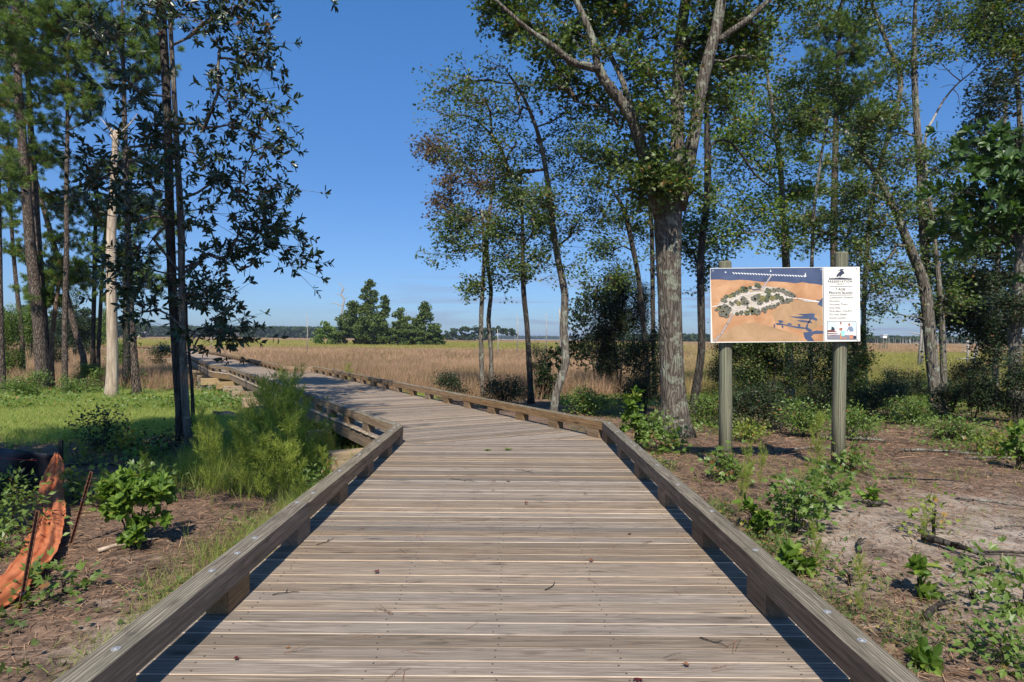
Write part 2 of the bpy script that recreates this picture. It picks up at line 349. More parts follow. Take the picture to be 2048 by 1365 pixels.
# ------------------------------------------------------------------ the setting: ground and water
def greenness(x, y):
    """1 where green cordgrass grows, 0 where brown reed grows"""
    rightf = sstep(.20, .36, x/np.maximum(y, 1))
    left = sstep(118, 135, y+14*(fbm(x*.03, y*.03, 21)-.5))*(1-sstep(330, 480, y))
    right = 1-sstep(105, 170, y+30*(fbm(x*.02, y*.02, 22)-.5))
    return left*(1-rightf)+right*rightf
def marshness(x, y):
    edge = 27.5+2.5*(fbm(x*.15, y*.15, 31)-.5)*2
    edge = edge+5*(1-sstep(-24, -10, x))+1.5*sstep(2, 6, x)
    return sstep(edge-1.5, edge+1.5, y)
def axis(lims):
    out=[]
    for a, b, st in lims: out += list(np.arange(a, b, st))
    return np.array(out)
def geo(a, b, k, n): return a*(b/a)**(np.arange(1, n+1)/n)
xs = np.concatenate([-geo(34, 9000, 0, 60)[::-1], np.arange(-34, -14, .5), np.arange(-14, 14, .11), np.arange(14, 34.1, .5), geo(34, 9000, 0, 60)])
ys = np.concatenate([-geo(8, 3000, 0, 22)[::-1], np.arange(-8, 1.5, .6), np.arange(1.5, 17, .10), np.arange(17, 42, .35), geo(42, 12000, 0, 90)])
X, Y = np.meshgrid(xs, ys); Z = gz(X, Y)
nx, ny = len(xs), len(ys)
idx = np.arange(nx*ny).reshape(ny, nx)
quads = np.stack([idx[:-1,:-1], idx[:-1,1:], idx[1:,1:], idx[1:,:-1]], -1).reshape(-1, 4)
x_, y_ = X.ravel(), Y.ravel()
def sandf(x, y): return .34*np.exp(-((x-4.6)**2/4.5+(y-6.0)**2/7))+.16*np.exp(-((x-6.5)**2/9+(y-9)**2/6))+.2*np.exp(-((x+2.9)**2/1.0+(y-4.2)**2/3))
def grassf(x, y):
    return np.clip(sstep(13.2, 15.5, y+.12*x+2.6*(1-sstep(-10, -6, x))+1.4*(fbm(x*.5, y*.5, 8)-.5))*(1-sstep(25, 30, y))*(1-sstep(-4.5, -2.5, x)) + .9*np.exp(-((x+2.35)/.55)**2)*sstep(2.8, 4.2, y)*(1-sstep(9, 12, y)), 0, 1)
me = raw_mesh('ground', np.stack([x_, y_, Z.ravel()], 1), quads.ravel(), np.full(len(quads), 4),
    {'marsh': marshness(x_, y_), 'green': greenness(x_, y_), 'sand': sandf(x_, y_), 'grass': grassf(x_, y_)})
tag(link('ground', me, [M_GROUND], smooth=True), kind='structure')
wb = MB(); wb.prism([(-6000,1500),(9000,1500),(9000,11500),(-6000,11500)], -1.5, -1.12)
tag(wb.build('water', M_WATER), kind='structure')

# ------------------------------------------------------------------ boardwalk
Lin = [(-1.62,-4),(-1.62,9.8),(-12.03,27.84),(-13.55,29.4),(-20.13,40.82),(-25.2,49.6),(-37.9,71.9),(-60,89.6),(-95,106)]
Rin = [(1.50,-4),(1.50,10.35),(-8.9,28.95),(-10.2,28.75),(-14.4,36.04),(-22.4,49.8),(-35.6,70.8),(-58.6,87.2),(-94,103.4)]
def offs(pl, o):
    """offset a polyline sideways (positive to the right of travel)"""
    p = np.array(pl, float); out=[]
    for i in range(len(p)):
        ds = []
        if i: d = p[i]-p[i-1]; ds.append(d/np.linalg.norm(d))
        if i < len(p)-1: d = p[i+1]-p[i]; ds.append(d/np.linalg.norm(d))
        ns = [np.array([d[1], -d[0]]) for d in ds]; n = sum(ns); n /= np.linalg.norm(n)
        out.append(p[i]+n*o/max(.5, float(n@ns[0])))
    return np.array(out)
Lout = offs(Lin, -.155); Rout = offs(Rin, .155)
bw = empty('boardwalk', (0,0,0), 'long weathered grey timber boardwalk with low curb rails bending away across the marsh', 'boardwalk')
rb = random.Random(4)
dk = MB(); sc_m = MB()
def lay(d, left, right, s0, s1, pitch=.144, gap=.0085, z1=0., screws=False):
    d = np.array(d, float); d /= np.linalg.norm(d); n = np.array([d[1], -d[0]])
    def tab(pl):
        q = np.array([(float(np.dot(d, p)), float(np.dot(n, p))) for p in pl]); return q[:,0], q[:,1]
    ls, ln = tab(left); rs, rn = tab(right); s = s0
    while s < s1:
        a, b = s+gap*rb.uniform(.6, 1.4)/2, min(s+pitch, s1)-gap*rb.uniform(.6,1.4)/2
        if b-a > .02:
            na, nb = np.interp([a, b], ls, ln); ma, mb = np.interp([a, b], rs, rn)
            if ma-na > .04 or mb-nb > .04:
                ma = max(ma, na+.002); mb = max(mb, nb+.002)
                e1, e2 = rb.uniform(-.01,.006), rb.uniform(-.006,.01); r = rb.random(); z = z1+rb.uniform(-.0022,.0022)
                # some rows are two boards butted over a joist
                cuts = []
                if rb.random() < .0: cuts = [rb.uniform(.3,.7)]
                cs = [0]+cuts+[1]
                for ci in range(len(cs)-1):
                    f0, f1 = cs[ci], cs[ci+1]
                    A = na+e1+(ma-na)*f0; B = nb+e1+(mb-nb)*f0; C = nb+(mb-nb)*f1+e2; D = ma+(ma-na)*0+e2 if f1 == 1 else na+(ma-na)*f1
                    rr = (r+ci*.37) % 1
                    loc = [(a, A), (a, D), (b, C), (b, B)]
                    poly = [tuple(d*S+n*T) for S, T in loc]
                    W = [(T+rr*61, S-a+rr*23, rr*9) for S, T in loc]
                    dk.prism(poly, z-.038, z, W, rr, 0, 1)
                if screws:
                    mid = [na+.24, (na+ma)/2-.62, (na+ma)/2, (na+ma)/2+.62, ma-.24]
                    for T in mid:
                        for S in (a+.03, b-.03):
                            q = d*(S+rb.uniform(-.006,.006))+n*(T+rb.uniform(-.02,.02)); sc_m.disc((q[0], q[1], z+.0003), .0058, .0012, 6)
        s += pitch
lay((0,1), [(Lout[0][0],-4), Lout[1]+(0,0), Rout[1]], [(Rout[0][0],-4), Rout[1]], -4, float(Rout[1][1]), screws=True)
d2 = np.array([-.5,.866])
lay(d2, [Rout[1]]+list(Lout[1:7]), [Rout[1]]+list(Rout[2:7]), float(np.dot(d2, Rout[1])/1.0)+.0, float(np.dot(d2, Lout[6])), z1=.0)
d3 = np.array([-.82,.57]); d3 /= np.linalg.norm(d3)
lay(d3, list(Lout[6:9]), list(Rout[6:9]), float(d3@Rout[6]), float(d3@Lout[8])-.5, z1=.003)
dk.build('deck', [W_DECK, W_EDGE], bw)
o = sc_m.build('deck_screws', M_SCREW, bw); o['kind'] = 'stuff'
# curb rails on blocks
bb_far = MB(); nblk = 0
BZ0, BZ1 = .14, .28
blocks = []
for side, inn in ((-1, Lin), (1, Rin)):
    mid = offs(inn, side*.07)
    for i in range(len(mid)-1):
        a, b = mid[i], mid[i+1]; L = np.linalg.norm(b-a); d = (b-a)/L
        # timbers about 4.9 m long
        n = max(1, round(L/4.9)); near = a[1] < 30 or b[1] < 30
        for k in range(n):
            p0, p1 = a+d*L*k/n, a+d*L*(k+1)/n
            e = .0015
            m = MB(); m.beam((*(p0+d*e), (BZ0+BZ1)/2+(.002 if near else 0)*rb.uniform(-1,1)), (*(p1-d*e), (BZ0+BZ1)/2), .14, BZ1-BZ0, .004, rnd=rb.random(), nseg=3, wob=.0015)
            m.M = [1 if (i < 24 and i%8 in (1,2,3,5,6,7) and i%8 not in (3,5)) else q_ for i, q_ in enumerate(m.M)]
            ro = m.build('curb_rail', [W_RAIL, W_SIDE], bw)
            if near:
                bm = MB(); sL = L/n; t = .22+rb.uniform(0,.1)
                while t < sL:
                    q = p0+d*t; nn = np.array([d[1], -d[0]])*rb.uniform(-.02,.02)
                    bm.disc((q[0]+nn[0], q[1]+nn[1], BZ1-.001), .020, .004, 12); bm.disc((q[0]+nn[0], q[1]+nn[1], BZ1+.003), .009, .004, 8)
                    t += rb.choice([.3,.92,.92])
                bo = bm.build('bolts', M_BOLT, None); bo.parent = ro; bo['kind'] = 'stuff'
                bo.name = 'bolt_heads'
        s = (3.72+4-1.22*6) if i == 0 else .12
        while s < L-.1:
            blocks.append((a+d*s, a+d*min(s+.3, L), side)); s += 1.22
        if i == 0:
            blocks.append((a+d*(L-.24), a+d*(L-.01), side))
blocks.sort(key=lambda t: t[0][1] if t[0][1] > 1 else 900)
for k, (p, q, side) in enumerate(blocks):
    m = MB() if k < 95 else bb_far
    m.beam((*p, .0715), (*q, .0715), .132, .137, .004, rnd=rb.random())
    if k < 95: m.build('rail_block', W_BLOCK, bw)
o = bb_far.build('rail_blocks_far', W_BLOCK, bw); o['kind'] = 'stuff'; o.name = 'distant_rail_blocks'
# stringers under the deck edges and middle
for pl, ofs in ((Lin, -.10), (Rin, .10)):
    q = offs(pl, ofs)
    for i in range(len(q)-1):
        m = MB(); m.beam((*q[i], -.16), (*q[i+1], -.16), .075, .235, .004); m.build('stringer', W_BLOCK, bw)
ml = (np.array(Lin)+np.array(Rin))/2
for f in (.3, .7):
    q = np.array(Lin)*(1-f)+np.array(Rin)*f
    for i in range(4):
        m = MB(); m.beam((*q[i], -.16), (*q[i+1], -.16), .075, .235, .004); m.build('stringer', W_BLOCK, bw)
# bents: cap timber across, piles below
nv = np.array([.866,.5]); k = 0
bents = [(np.array([0,1.]), np.array([1.,0]), y, -1.62, 1.5, .1) for y in (-2.5,.6,3.7,6.8,9.4)]
def left_n(s): 
    q = [(float(d2@np.array(p)), float(nv@np.array(p))) for p in Lin[1:7]]; return np.interp(s, [a for a,_ in q], [b for _,b in q])
def right_n(s):
    q = [(float(d2@np.array(p)), float(nv@np.array(p))) for p in Rin[1:7]]; return np.interp(s, [a for a,_ in q], [b for _,b in q])
for k in range(22):
    s = 10.65+k*2.62; ext = .62 if k in (0,3,4,5,6,7,8) else .42
    bents.append((d2, nv, s, float(left_n(s)), float(right_n(s)), ext))
for (dd, nn, s, l, r, ext) in bents:
    a = dd*s+nn*(l-.15-ext); b = dd*s+nn*(r+.15+min(ext, .25)); z = -.28-.15
    m = MB(); m.beam((*a, z), (*b, z), .29, .29, .008, rnd=rb.random(), endmat=0); m.build('pile_cap', W_CAP, bw)
    for T in (l-.15-ext+.36, r-.05):
        q = dd*s+nn*T; g0 = float(gz(q[0], q[1]))-.4
        m = MB(); m.tube([(q[0], q[1], g0), (q[0], q[1], (g0+z-.145)/2), (q[0], q[1], z-.146)], [.155,.15,.145], 14); m.build('piling', W_PILE, bw, True)

# ------------------------------------------------------------------ foliage machinery
def rotmats(axis, up, rg):
    """frames whose x runs along axis and z leans to up"""
    x = axis/np.maximum(np.linalg.norm(axis, axis=1)[:,None], 1e-6)
    y = np.cross(up, x); y /= np.maximum(np.linalg.norm(y, axis=1)[:,None], 1e-6)
    z = np.cross(x, y); return np.stack([x, y, z], -1)
T_LEAF = (np.array([(0,0,0),(.38,.26,.05),(.45,0,-.03),(.38,-.26,.05),(.8,.17,.03),(.8,-.17,.03),(1,0,-.06)]), [[0,2,1],[0,3,2],[1,2,6,4],[2,3,5,6]])
T_LEAFN = (T_LEAF[0]*np.array([1,.74,1]), T_LEAF[1])
T_DIA = (np.array([(0,0,0),(.45,.27,.07),(1,0,-.05),(.45,-.27,.07)]), [[0,3,2,1]])
T_LOBED = (np.array([(0,0,0),(.3,.38,.05),(.5,.15,0),(1,0,-.08),(.5,-.15,0),(.3,-.38,.05),(.75,.42,0),(.75,-.42,0)]), [[0,2,1],[1,2,6],[0,4,3,2],[0,5,4],[5,7,4]])
T_CLUMP = (np.array([(-.5,-.2,0),(.1,-.5,.1),(.5,-.05,-.1),(.2,.45,.1),(-.35,.35,-.05)]), [[0,1,2,3,4]])
def needle_t(n, seed, w=.035, spread=1.1):
    rg = np.random.RandomState(seed); V=[]; Fc=[]
    for i in range(n):
        th = rg.uniform(0, 2*math.pi); a = rg.uniform(.25, spread); d = np.array([math.cos(a), math.sin(a)*math.cos(th), math.sin(a)*math.sin(th)])
        L = rg.uniform(.75, 1); o = np.array([rg.uniform(-.35,0),0,0]); s = np.cross(d, rg.normal(size=3)); s /= np.linalg.norm(s)
        b = len(V); V += [o, o+d*L*.5+s*w, o+d*L+np.array([0,0,-.08]), o+d*L*.5-s*w]; Fc.append([b,b+1,b+2,b+3])
    return np.array(V), Fc
T_NEEDLE = needle_t(40, 1, .027)
T_NEEDLE2 = needle_t(18, 2, .05)
def scatter(tpl, pos, R, size, rnd):
    V0, Fc = tpl; n, k = len(pos), len(V0)
    size = np.asarray(size, float)
    if size.ndim == 1: size = np.repeat(size[:,None], 3, 1)
    V = np.einsum('nij,nkj->nki', R, V0[None]*size[:,None,:])+pos[:,None]
    base = np.concatenate([np.array(f) for f in Fc]); sz = np.array([len(f) for f in Fc])
    ff = (base[None]+np.arange(n)[:,None]*k).ravel()
    return V.reshape(-1,3), ff, np.tile(sz, n), np.repeat(rnd, k)
def join(parts):
    V=[]; ff=[]; sz=[]; r=[]; o=0
    for a,b,c,d in parts: V.append(a); ff.append(b+o); sz.append(c); r.append(d); o += len(a)
    return np.concatenate(V), np.concatenate(ff), np.concatenate(sz), np.concatenate(r)
def leafobj(name, parts, mat, parent=None, smooth=False):
    V, ff, sz, r = join(parts); me = raw_mesh(name, V, ff, sz, {'rnd': r}); return link(name, me, [mat], parent, smooth)
def segs(p0, p1, r0, r1, n=4):
    """many tapered limbs in one go"""
    d = p1-p0; L = np.linalg.norm(d, axis=1)[:,None]+1e-9; d = d/L
    ref = np.where(np.abs(d[:,2:3]) > .9, np.array([[1.,0,0]]), np.array([[0,0,1.]]))
    a = np.cross(d, ref); a /= np.linalg.norm(a, axis=1)[:,None]; b = np.cross(d, a)
    th = 2*math.pi*np.arange(n)/n
    ring = np.cos(th)[None,:,None]*a[:,None]+np.sin(th)[None,:,None]*b[:,None]
    e = d*np.minimum(r1, .05)[:,None]*.5
    V = np.concatenate([p0[:,None]+ring*r0[:,None,None], (p1+e)[:,None]+ring*r1[:,None,None]], 1)
    base = np.array([[i,(i+1)%n,n+(i+1)%n,n+i] for i in range(n)]).ravel()
    m = len(p0); ff = (base[None]+np.arange(m)[:,None]*2*n).ravel()
    return V.reshape(-1,3), ff, np.full(m*n, 4), np.zeros(m*2*n)
def grow(chains, targets, rg, sag=.12, r0=.009, pw=.5, step=.45, up=.8, rmax=.6):
    """limbs from the trunk chains to every target; returns limb segments and the arrival direction at each target"""
    pos = [c[i][:3] for c in chains for i in range(len(c))]; rad = [c[i][3] for c in chains for i in range(len(c))]
    par = [-1]*len(pos); nT = len(pos); cnt = [0]*nT; pos = [np.array(p) for p in pos]
    A = np.array(pos); D = [np.min(np.linalg.norm(A-t, axis=1)) for t in targets]
    order = np.argsort(D); tips = {}
    arr = np.zeros((nT+len(targets)*40, 3)); arr[:nT] = A; m = nT
    for ti in order:
        t = targets[ti]; dv = t-arr[:m]; dist = np.linalg.norm(dv, axis=1)
        cost = dist+up*np.maximum(0, arr[:m,2]-t[2]+.25*dist)
        j = int(np.argmin(cost)); L = dist[j]; k = int(min(30, max(1, math.ceil(L/step)))); prev = j; q0 = arr[j].copy()
        side = rg.normal(size=3)*L*.08
        for i in range(1, k+1):
            s = i/k; q = q0+(t-q0)*s+np.array([0,0,1.])*math.sin(math.pi*s)*L*sag+side*math.sin(math.pi*s)+(rg.normal(size=3)*.05*min(1, L) if i < k else 0)
            arr[m] = q; par.append(prev); cnt.append(0); prev = m; m += 1
        tips[ti] = prev
        while prev >= nT: cnt[prev] += 1; prev = par[prev]
    n = m-nT
    if n == 0: return None, np.zeros((0,3))
    par = np.array(par); cnt = np.array(cnt[:m]); c = cnt[nT:]; r1 = r0*np.maximum(c, 1)**pw
    pr = par[nT:]; pc = np.where(pr >= nT, r0*np.maximum(cnt[pr], 1)**pw, r1*1.15)
    pc = np.minimum(pc, r1*1.5)
    lim = np.array(rad+[9.]*n)[pr]*rmax
    pc = np.minimum(pc, lim); r1 = np.minimum(r1, pc)
    dirs = np.array([arr[tips[i]]-arr[par[tips[i]]] for i in range(len(targets))]); dirs /= np.linalg.norm(dirs, axis=1)[:,None]+1e-9
    return (arr[pr], arr[nT:m], pc, r1), dirs
def in_blobs(blobs, n, rg, shell=.45):
    """points spread through ellipsoids (c, (rx,ry,rz), weight)"""
    wgt = np.array([b[2] for b in blobs], float)**.75; wgt /= wgt.sum(); k = rg.choice(len(blobs), n, p=wgt)
    if n > 4*len(blobs): k[:2*len(blobs)] = np.tile(np.arange(len(blobs)), 2)
    d = rg.normal(size=(n,3)); d /= np.linalg.norm(d, axis=1)[:,None]; r = rg.uniform(0,1,n)**shell
    c = np.array([b[0] for b in blobs]); s = np.array([b[1] for b in blobs]); return c[k]+d*r[:,None]*s[k]
def leaves(kind, tips, dirs, rg, m, spread, size, tpl=T_DIA, droop=0., flat=.65):
    """m leaves round each twig tip"""
    n = len(tips)
    if kind == 'needle':
        k = n*m; off = rg.normal(size=(k,3))*spread; p = np.repeat(tips, m, 0)+off
        ax = np.repeat(dirs, m, 0)*1.0+rg.normal(size=(k,3))*.55+np.array([0,0,.35])
        R = rotmats(ax, rg.normal(size=(k,3)), rg); return [scatter(tpl, p, R, rg.uniform(.75,1.15,k)*size, rg.uniform(0,1,k))]
    if kind == 'whorl':
        k = n*m; d = np.repeat(dirs, m, 0); ph = np.tile(np.arange(m)*2.4, n)+np.repeat(rg.uniform(0,6,n), m)
        a = np.cross(d, rg.normal(size=(1,3))); a /= np.linalg.norm(a, axis=1)[:,None]+1e-9; b = np.cross(d, a)
        rad = np.cos(ph)[:,None]*a+np.sin(ph)[:,None]*b
        lean = rg.uniform(.1,1.5,k)[:,None]
        ax = rad+d*lean+np.array([0,0,-droop])+rg.normal(size=(k,3))*.18
        p = np.repeat(tips, m, 0)-d*rg.uniform(0, spread, k)[:,None]
        R = rotmats(ax, d+np.array([0,0,.3])+rg.normal(size=(k,3))*.25, rg)
        return [scatter(tpl, p, R, rg.uniform(.7,1.15,k)*size, rg.uniform(0,1,k))]
    k = n*m; off = rg.normal(size=(k,3))*spread*np.array([1,1,flat]); p = np.repeat(tips, m, 0)+off
    ax = off/spread+rg.normal(size=(k,3))*.7+np.array([0,0,-droop]); up = np.array([0,-.25,1.])+rg.normal(size=(k,3))*.55
    R = rotmats(ax, up, rg); return [scatter(tpl, p, R, rg.uniform(.65,1.2,k)*size, np.clip(np.repeat(rg.uniform(0,1,n), m)*.45+rg.uniform(0,.55,k), 0, 1))]
KIND = {
 'oak':   dict(leaf=L_OAK, bark=B_OAK, k='leaf', m=19, spread=.10, size=.115, tpl=T_LOBED, sub=4, ss=.24, r0=.009),
 'gum':   dict(leaf=L_GUM, bark=B_GREY, k='leaf', m=17, spread=.14, size=.15, tpl=T_LOBED, sub=4, ss=.30, r0=.008),
 'slim':  dict(leaf=L_OAK, bark=B_GREY, k='leaf', m=14, spread=.10, size=.108, tpl=T_LOBED, sub=4, ss=.25, r0=.008),
 'magn':  dict(leaf=L_MAG, bark=B_DARK, k='whorl', m=7, spread=.17, size=.16, tpl=T_LEAFN, sub=4, ss=.30, droop=.15, r0=.006),
 'pine':  dict(leaf=L_PINE, bark=B_PINE, k='needle', m=4, spread=.07, size=.25, tpl=T_NEEDLE, sub=3, ss=.27, r0=.010),
 'big':   dict(leaf=L_BIG, bark=B_DARK, k='whorl', m=9, spread=.14, size=.24, tpl=T_LEAF, sub=3, ss=.36, r0=.007),
}
def px_chain(pts, Y, dys=None, step=.4):
    """trunk course: photo pixels with width in pixels -> world points with radius"""
    rows=[]
    for i, (px, py, wpx) in enumerate(pts):
        yy = Y+(dys[i] if dys else 0); p = Q(px, py, yy); rows.append((*p, wpx/2*yy/F))
    return spline(rows, step)
NT = [0]
def tree(name, label, kind, trunk, blobs=(), n=90, cat='tree', group=None, limbs=(), flare=1.5, Y=None, seed=None, base=True, rough=.06,
         bark_=None, leaf_=None, sides=12, vine=0, depthf=.8, **ov):
    """trunk: photo-pixel course from base to top; blobs: crown clumps (px, py, rx, ry, dY)"""
    NT[0] += 1; rg = np.random.RandomState(seed or 100+NT[0]*7); K = dict(KIND[kind] if kind in KIND else KIND['slim']); K.update(ov)
    if Y is None: Y = G(trunk[0][0], trunk[0][1])[1]
    if K['k'] == 'leaf': K['size'] = max(K['size'], .0050*Y); K['spread'] *= max(1, Y/19); K['ss'] *= max(1, Y/22); n = int(n*.8)
    ch = px_chain(trunk, Y); b = ch[0].copy(); z0 = float(gz(b[0], b[1]))
    if base:
        ch[0][2] = min(ch[0][2], z0-.12)
    t = empty(name, (b[0], b[1], z0), label, cat, group)
    chains = [ch]; MBt = MB()
    for lm in limbs: chains.append(px_chain(lm['p'], Y, lm.get('dy')))
    for ci, c in enumerate(chains):
        r = c[:,3].copy()
        if ci == 0 and flare > 1: 
            hz = c[:,2]-z0; r *= 1+(flare-1)*np.exp(-np.maximum(hz, 0)/.28)
        nse = sides if ci == 0 else max(8, sides-4)
        V, Fs, W = tube_data(c[:,:3], r, nse, rough, seed=NT[0]*5+ci)
        MBt.add(V, Fs, W, rg.uniform())
    V = np.array(MBt.V); parts = [(V, np.array([i for f in MBt.F for i in f]), np.array([len(f) for f in MBt.F]), np.array(MBt.R))]
    crown = None
    if blobs:
        B=[]
        for (px, py, rx, ry, dy) in blobs:
            yy = Y+dy; s = yy/F; B.append((Q(px, py, yy), (rx*s, max(rx*s*depthf, .3), ry*s), rx*ry))
        tg = in_blobs(B, n, rg, .62)
        sg, dirs = grow([c[max(0, int(len(c)*.12)):] for c in chains], tg, rg, r0=K['r0'], sag=K.get('sag', .1), up=K.get('up', .8))
        m = K['sub']; tips = np.repeat(tg, m, 0)+rg.normal(size=(n*m,3))*K['ss']*np.array([1,1,.7])
        tips += np.repeat(dirs, m, 0)*K['ss']*.8
        st = np.repeat(tg, m, 0); d = tips-st; dn = d/(np.linalg.norm(d, axis=1)[:,None]+1e-9)
        parts.append(segs(*sg, 5)); parts.append(segs(st, tips, np.full(n*m, K['r0']*1.0), np.full(n*m, K['r0']*.45), 3))
        lv = leaves(K['k'], np.vstack([tips]), dn, rg, K['m'], K['spread'], K['size'], K['tpl'], K.get('droop', 0.))
        crown = leafobj('crown', lv, leaf_ or K['leaf'], t)
    V, ff, sz, r = join(parts); me = raw_mesh('trunk', V, ff, sz, {'rnd': r, 'wc': V}); link('trunk', me, [bark_ or K['bark']], t, True)
    if vine:
        c = chains[0]; k = vine; i = rg.randint(0, len(c)-1, k); a = rg.uniform(0, 2*math.pi, k)
        q = c[i][:,:3]+(c[i+1][:,:3]-c[i][:,:3])*rg.uniform(0,1,k)[:,None]; rr = c[i][:,3]+rg.uniform(.02,.16,k)
        q = q+np.stack([np.cos(a)*rr, np.sin(a)*rr, np.zeros(k)], 1); outv = np.stack([np.cos(a), np.sin(a), rg.normal(size=k)*.5-.4], 1)
        R = rotmats(outv, rg.normal(size=(k,3))+np.array([0,0,1.]), rg)
        leafobj('climbing_vine', [scatter(T_DIA, q, R, rg.uniform(.07,.13,k), rg.uniform(0,1,k))], L_VINE, t)
    return t

# ------------------------------------------------------------------ trees, left side
tree('pine_tree', 'thick grey pine with full needled crown, largest pine at the left edge', 'pine',
     [(85,768,23),(76,640,21),(62,500,19),(48,330,17),(38,200,15),(32,60,12),(28,-90,9),(26,-200,5)],
     [(40,25,75,40,0),(105,55,60,34,-1),(15,110,60,45,1),(75,125,55,30,-1),(10,190,36,36,0),(60,-70,100,50,0),(30,-160,80,60,0),(60,195,34,26,0)], n=190, Y=29)
tree('pine_tree', 'dark straight pine close behind the thickest left pine, tufts at mid height', 'pine',
     [(96,768,15),(86,620,14),(76,480,13),(66,330,12),(60,230,10),(55,120,8),(52,0,5)],
     [(90,255,34,16,0),(20,285,26,20,0),(55,315,40,16,0),(95,325,38,12,0),(60,120,45,40,0),(50,30,50,40,0),(20,350,30,18,-1)], n=95, Y=30)
tree('pine_tree', 'pale leaning pine trunk slanting down to the right among the left trees', 'pine',
     [(172,730,11),(150,660,11),(128,570,11),(108,490,10),(88,420,9),(72,360,7),(62,300,5)],
     [(150,400,32,22,0),(110,480,34,26,0),(140,555,44,22,0),(92,555,28,20,0),(105,410,30,22,0),(70,310,34,22,0)], n=105, Y=33)
tree('pine_tree', 'slender sunlit pine with bare straight pole trunk below a small crown', 'pine',
     [(130,782,11),(130,640,10),(133,500,9),(133,380,8),(135,260,7),(135,160,6),(138,60,4)],
     [(130,125,56,42,0),(165,85,52,40,0),(105,180,44,30,0),(160,185,46,26,0),(140,235,26,16,0),(185,215,24,14,0),(110,60,40,30,0),(150,20,50,30,0)], n=120, Y=27, limbs=[dict(p=[(134,262,3),(160,250,2),(185,242,1.4)]), dict(p=[(135,250,3),(150,215,2),(172,205,1.4)])])
tree('pine_tree', 'short bent reddish trunk between the thick pine and the slender pole pine', 'slim',
     [(104,762,9),(103,700,9),(108,640,8),(116,580,7),(124,530,5)], [(90,600,30,18,0),(120,540,30,22,0)], n=24, bark_=B_RED, Y=30, k='needle', tpl=T_NEEDLE, size=.22, leaf_=L_PINE)
tree('dead_tree', 'pale barkless dead snag with broken top and stub branches', 'slim',
     [(222,805,25),(225,740,21),(223,600,19),(222,500,18),(226,400,15),(230,310,12),(232,262,11)], flare=1.25, bark_=B_SNAG, Y=23.5, rough=.05, cat='dead tree', sides=16,
     limbs=[dict(p=[(232,270,6),(222,258,3),(212,246,1.5)]), dict(p=[(233,275,6),(246,262,4),(262,246,2.5),(275,228,1)]), dict(p=[(231,285,5),(220,268,3)]), dict(p=[(228,325,4),(236,314,2)]), dict(p=[(200,236,1),(214,252,2),(228,272,4)])])
tree('pine_tree', 'vine wrapped pine just right of the pale dead snag', 'pine',
     [(274,795,16),(266,690,14),(260,600,13),(256,470,12),(252,350,10),(249,230,9),(246,110,7),(244,0,4)],
     [(250,80,60,44,0),(300,130,46,24,0),(200,110,44,30,0),(262,170,44,30,0),(225,40,60,40,0),(300,60,44,34,1),(300,330,54,34,2),(285,410,46,36,2),(330,460,40,36,2),(250,-40,80,50,0)], n=150, Y=24.5, vine=900)
tree('pine_tree', 'dark pine trunk half hidden behind the vine wrapped pine', 'pine', [(253,738,13),(253,640,12),(252,520,11),(258,400,9),(262,300,7)], [(240,520,50,34,0),(270,440,44,40,0),(230,590,36,24,0),(300,560,44,30,0)], n=90, Y=31, bark_=B_DARK)
tree('pine_tree', 'thin dark pine in the gap left of the dead snag, straight stem', 'pine', [(186,690,8),(188,600,8),(190,480,7),(193,400,6),(196,330,5)], [(180,480,34,26,0),(200,420,30,26,0),(175,560,30,20,0),(200,340,30,22,0)], n=60, Y=36, bark_=B_DARK)
tree('pine_tree', 'thin dark pine leaning right beside the straight stem left of the dead snag', 'pine', [(196,715,7),(200,640,7),(205,540,6),(212,440,5)], [(212,440,24,20,0),(215,500,20,16,0)], n=25, Y=36, bark_=B_DARK)
tree('pine_tree', 'slim dark pine near the left edge of the view behind the low shrubs', 'pine', [(46,690,8),(38,620,8),(28,520,7),(22,430,6),(18,350,5)], [(20,395,30,26,0),(15,445,34,20,0),(40,500,28,18,0),(22,330,36,26,0)], n=75, Y=36)
tree('pine_tree', 'sunlit pine trunk standing on the very left edge of the view', 'pine', [(6,812,13),(2,700,12),(-1,560,11),(-3,430,10),(-5,300,8),(-5,160,6),(-5,0,4)], [(2,265,28,34,0),(8,345,34,20,0),(-20,200,40,50,0),(8,60,50,50,0),(-10,420,30,24,0),(-20,-60,60,60,0)], n=100, Y=25)
tree('pine_tree', 'tall dark straight trunk rising out of the picture in front of the magnolia', 'pine',
     [(366,868,19),(356,760,18),(346,600,17),(340,450,17),(335,230,16),(326,60,16),(320,-60,15),(312,-260,12),(305,-460,8)],
     [(310,-330,150,80,0),(290,-450,110,80,0),(360,-240,90,40,0)], n=150, Y=13.2, bark_=B_DARK, sides=14)
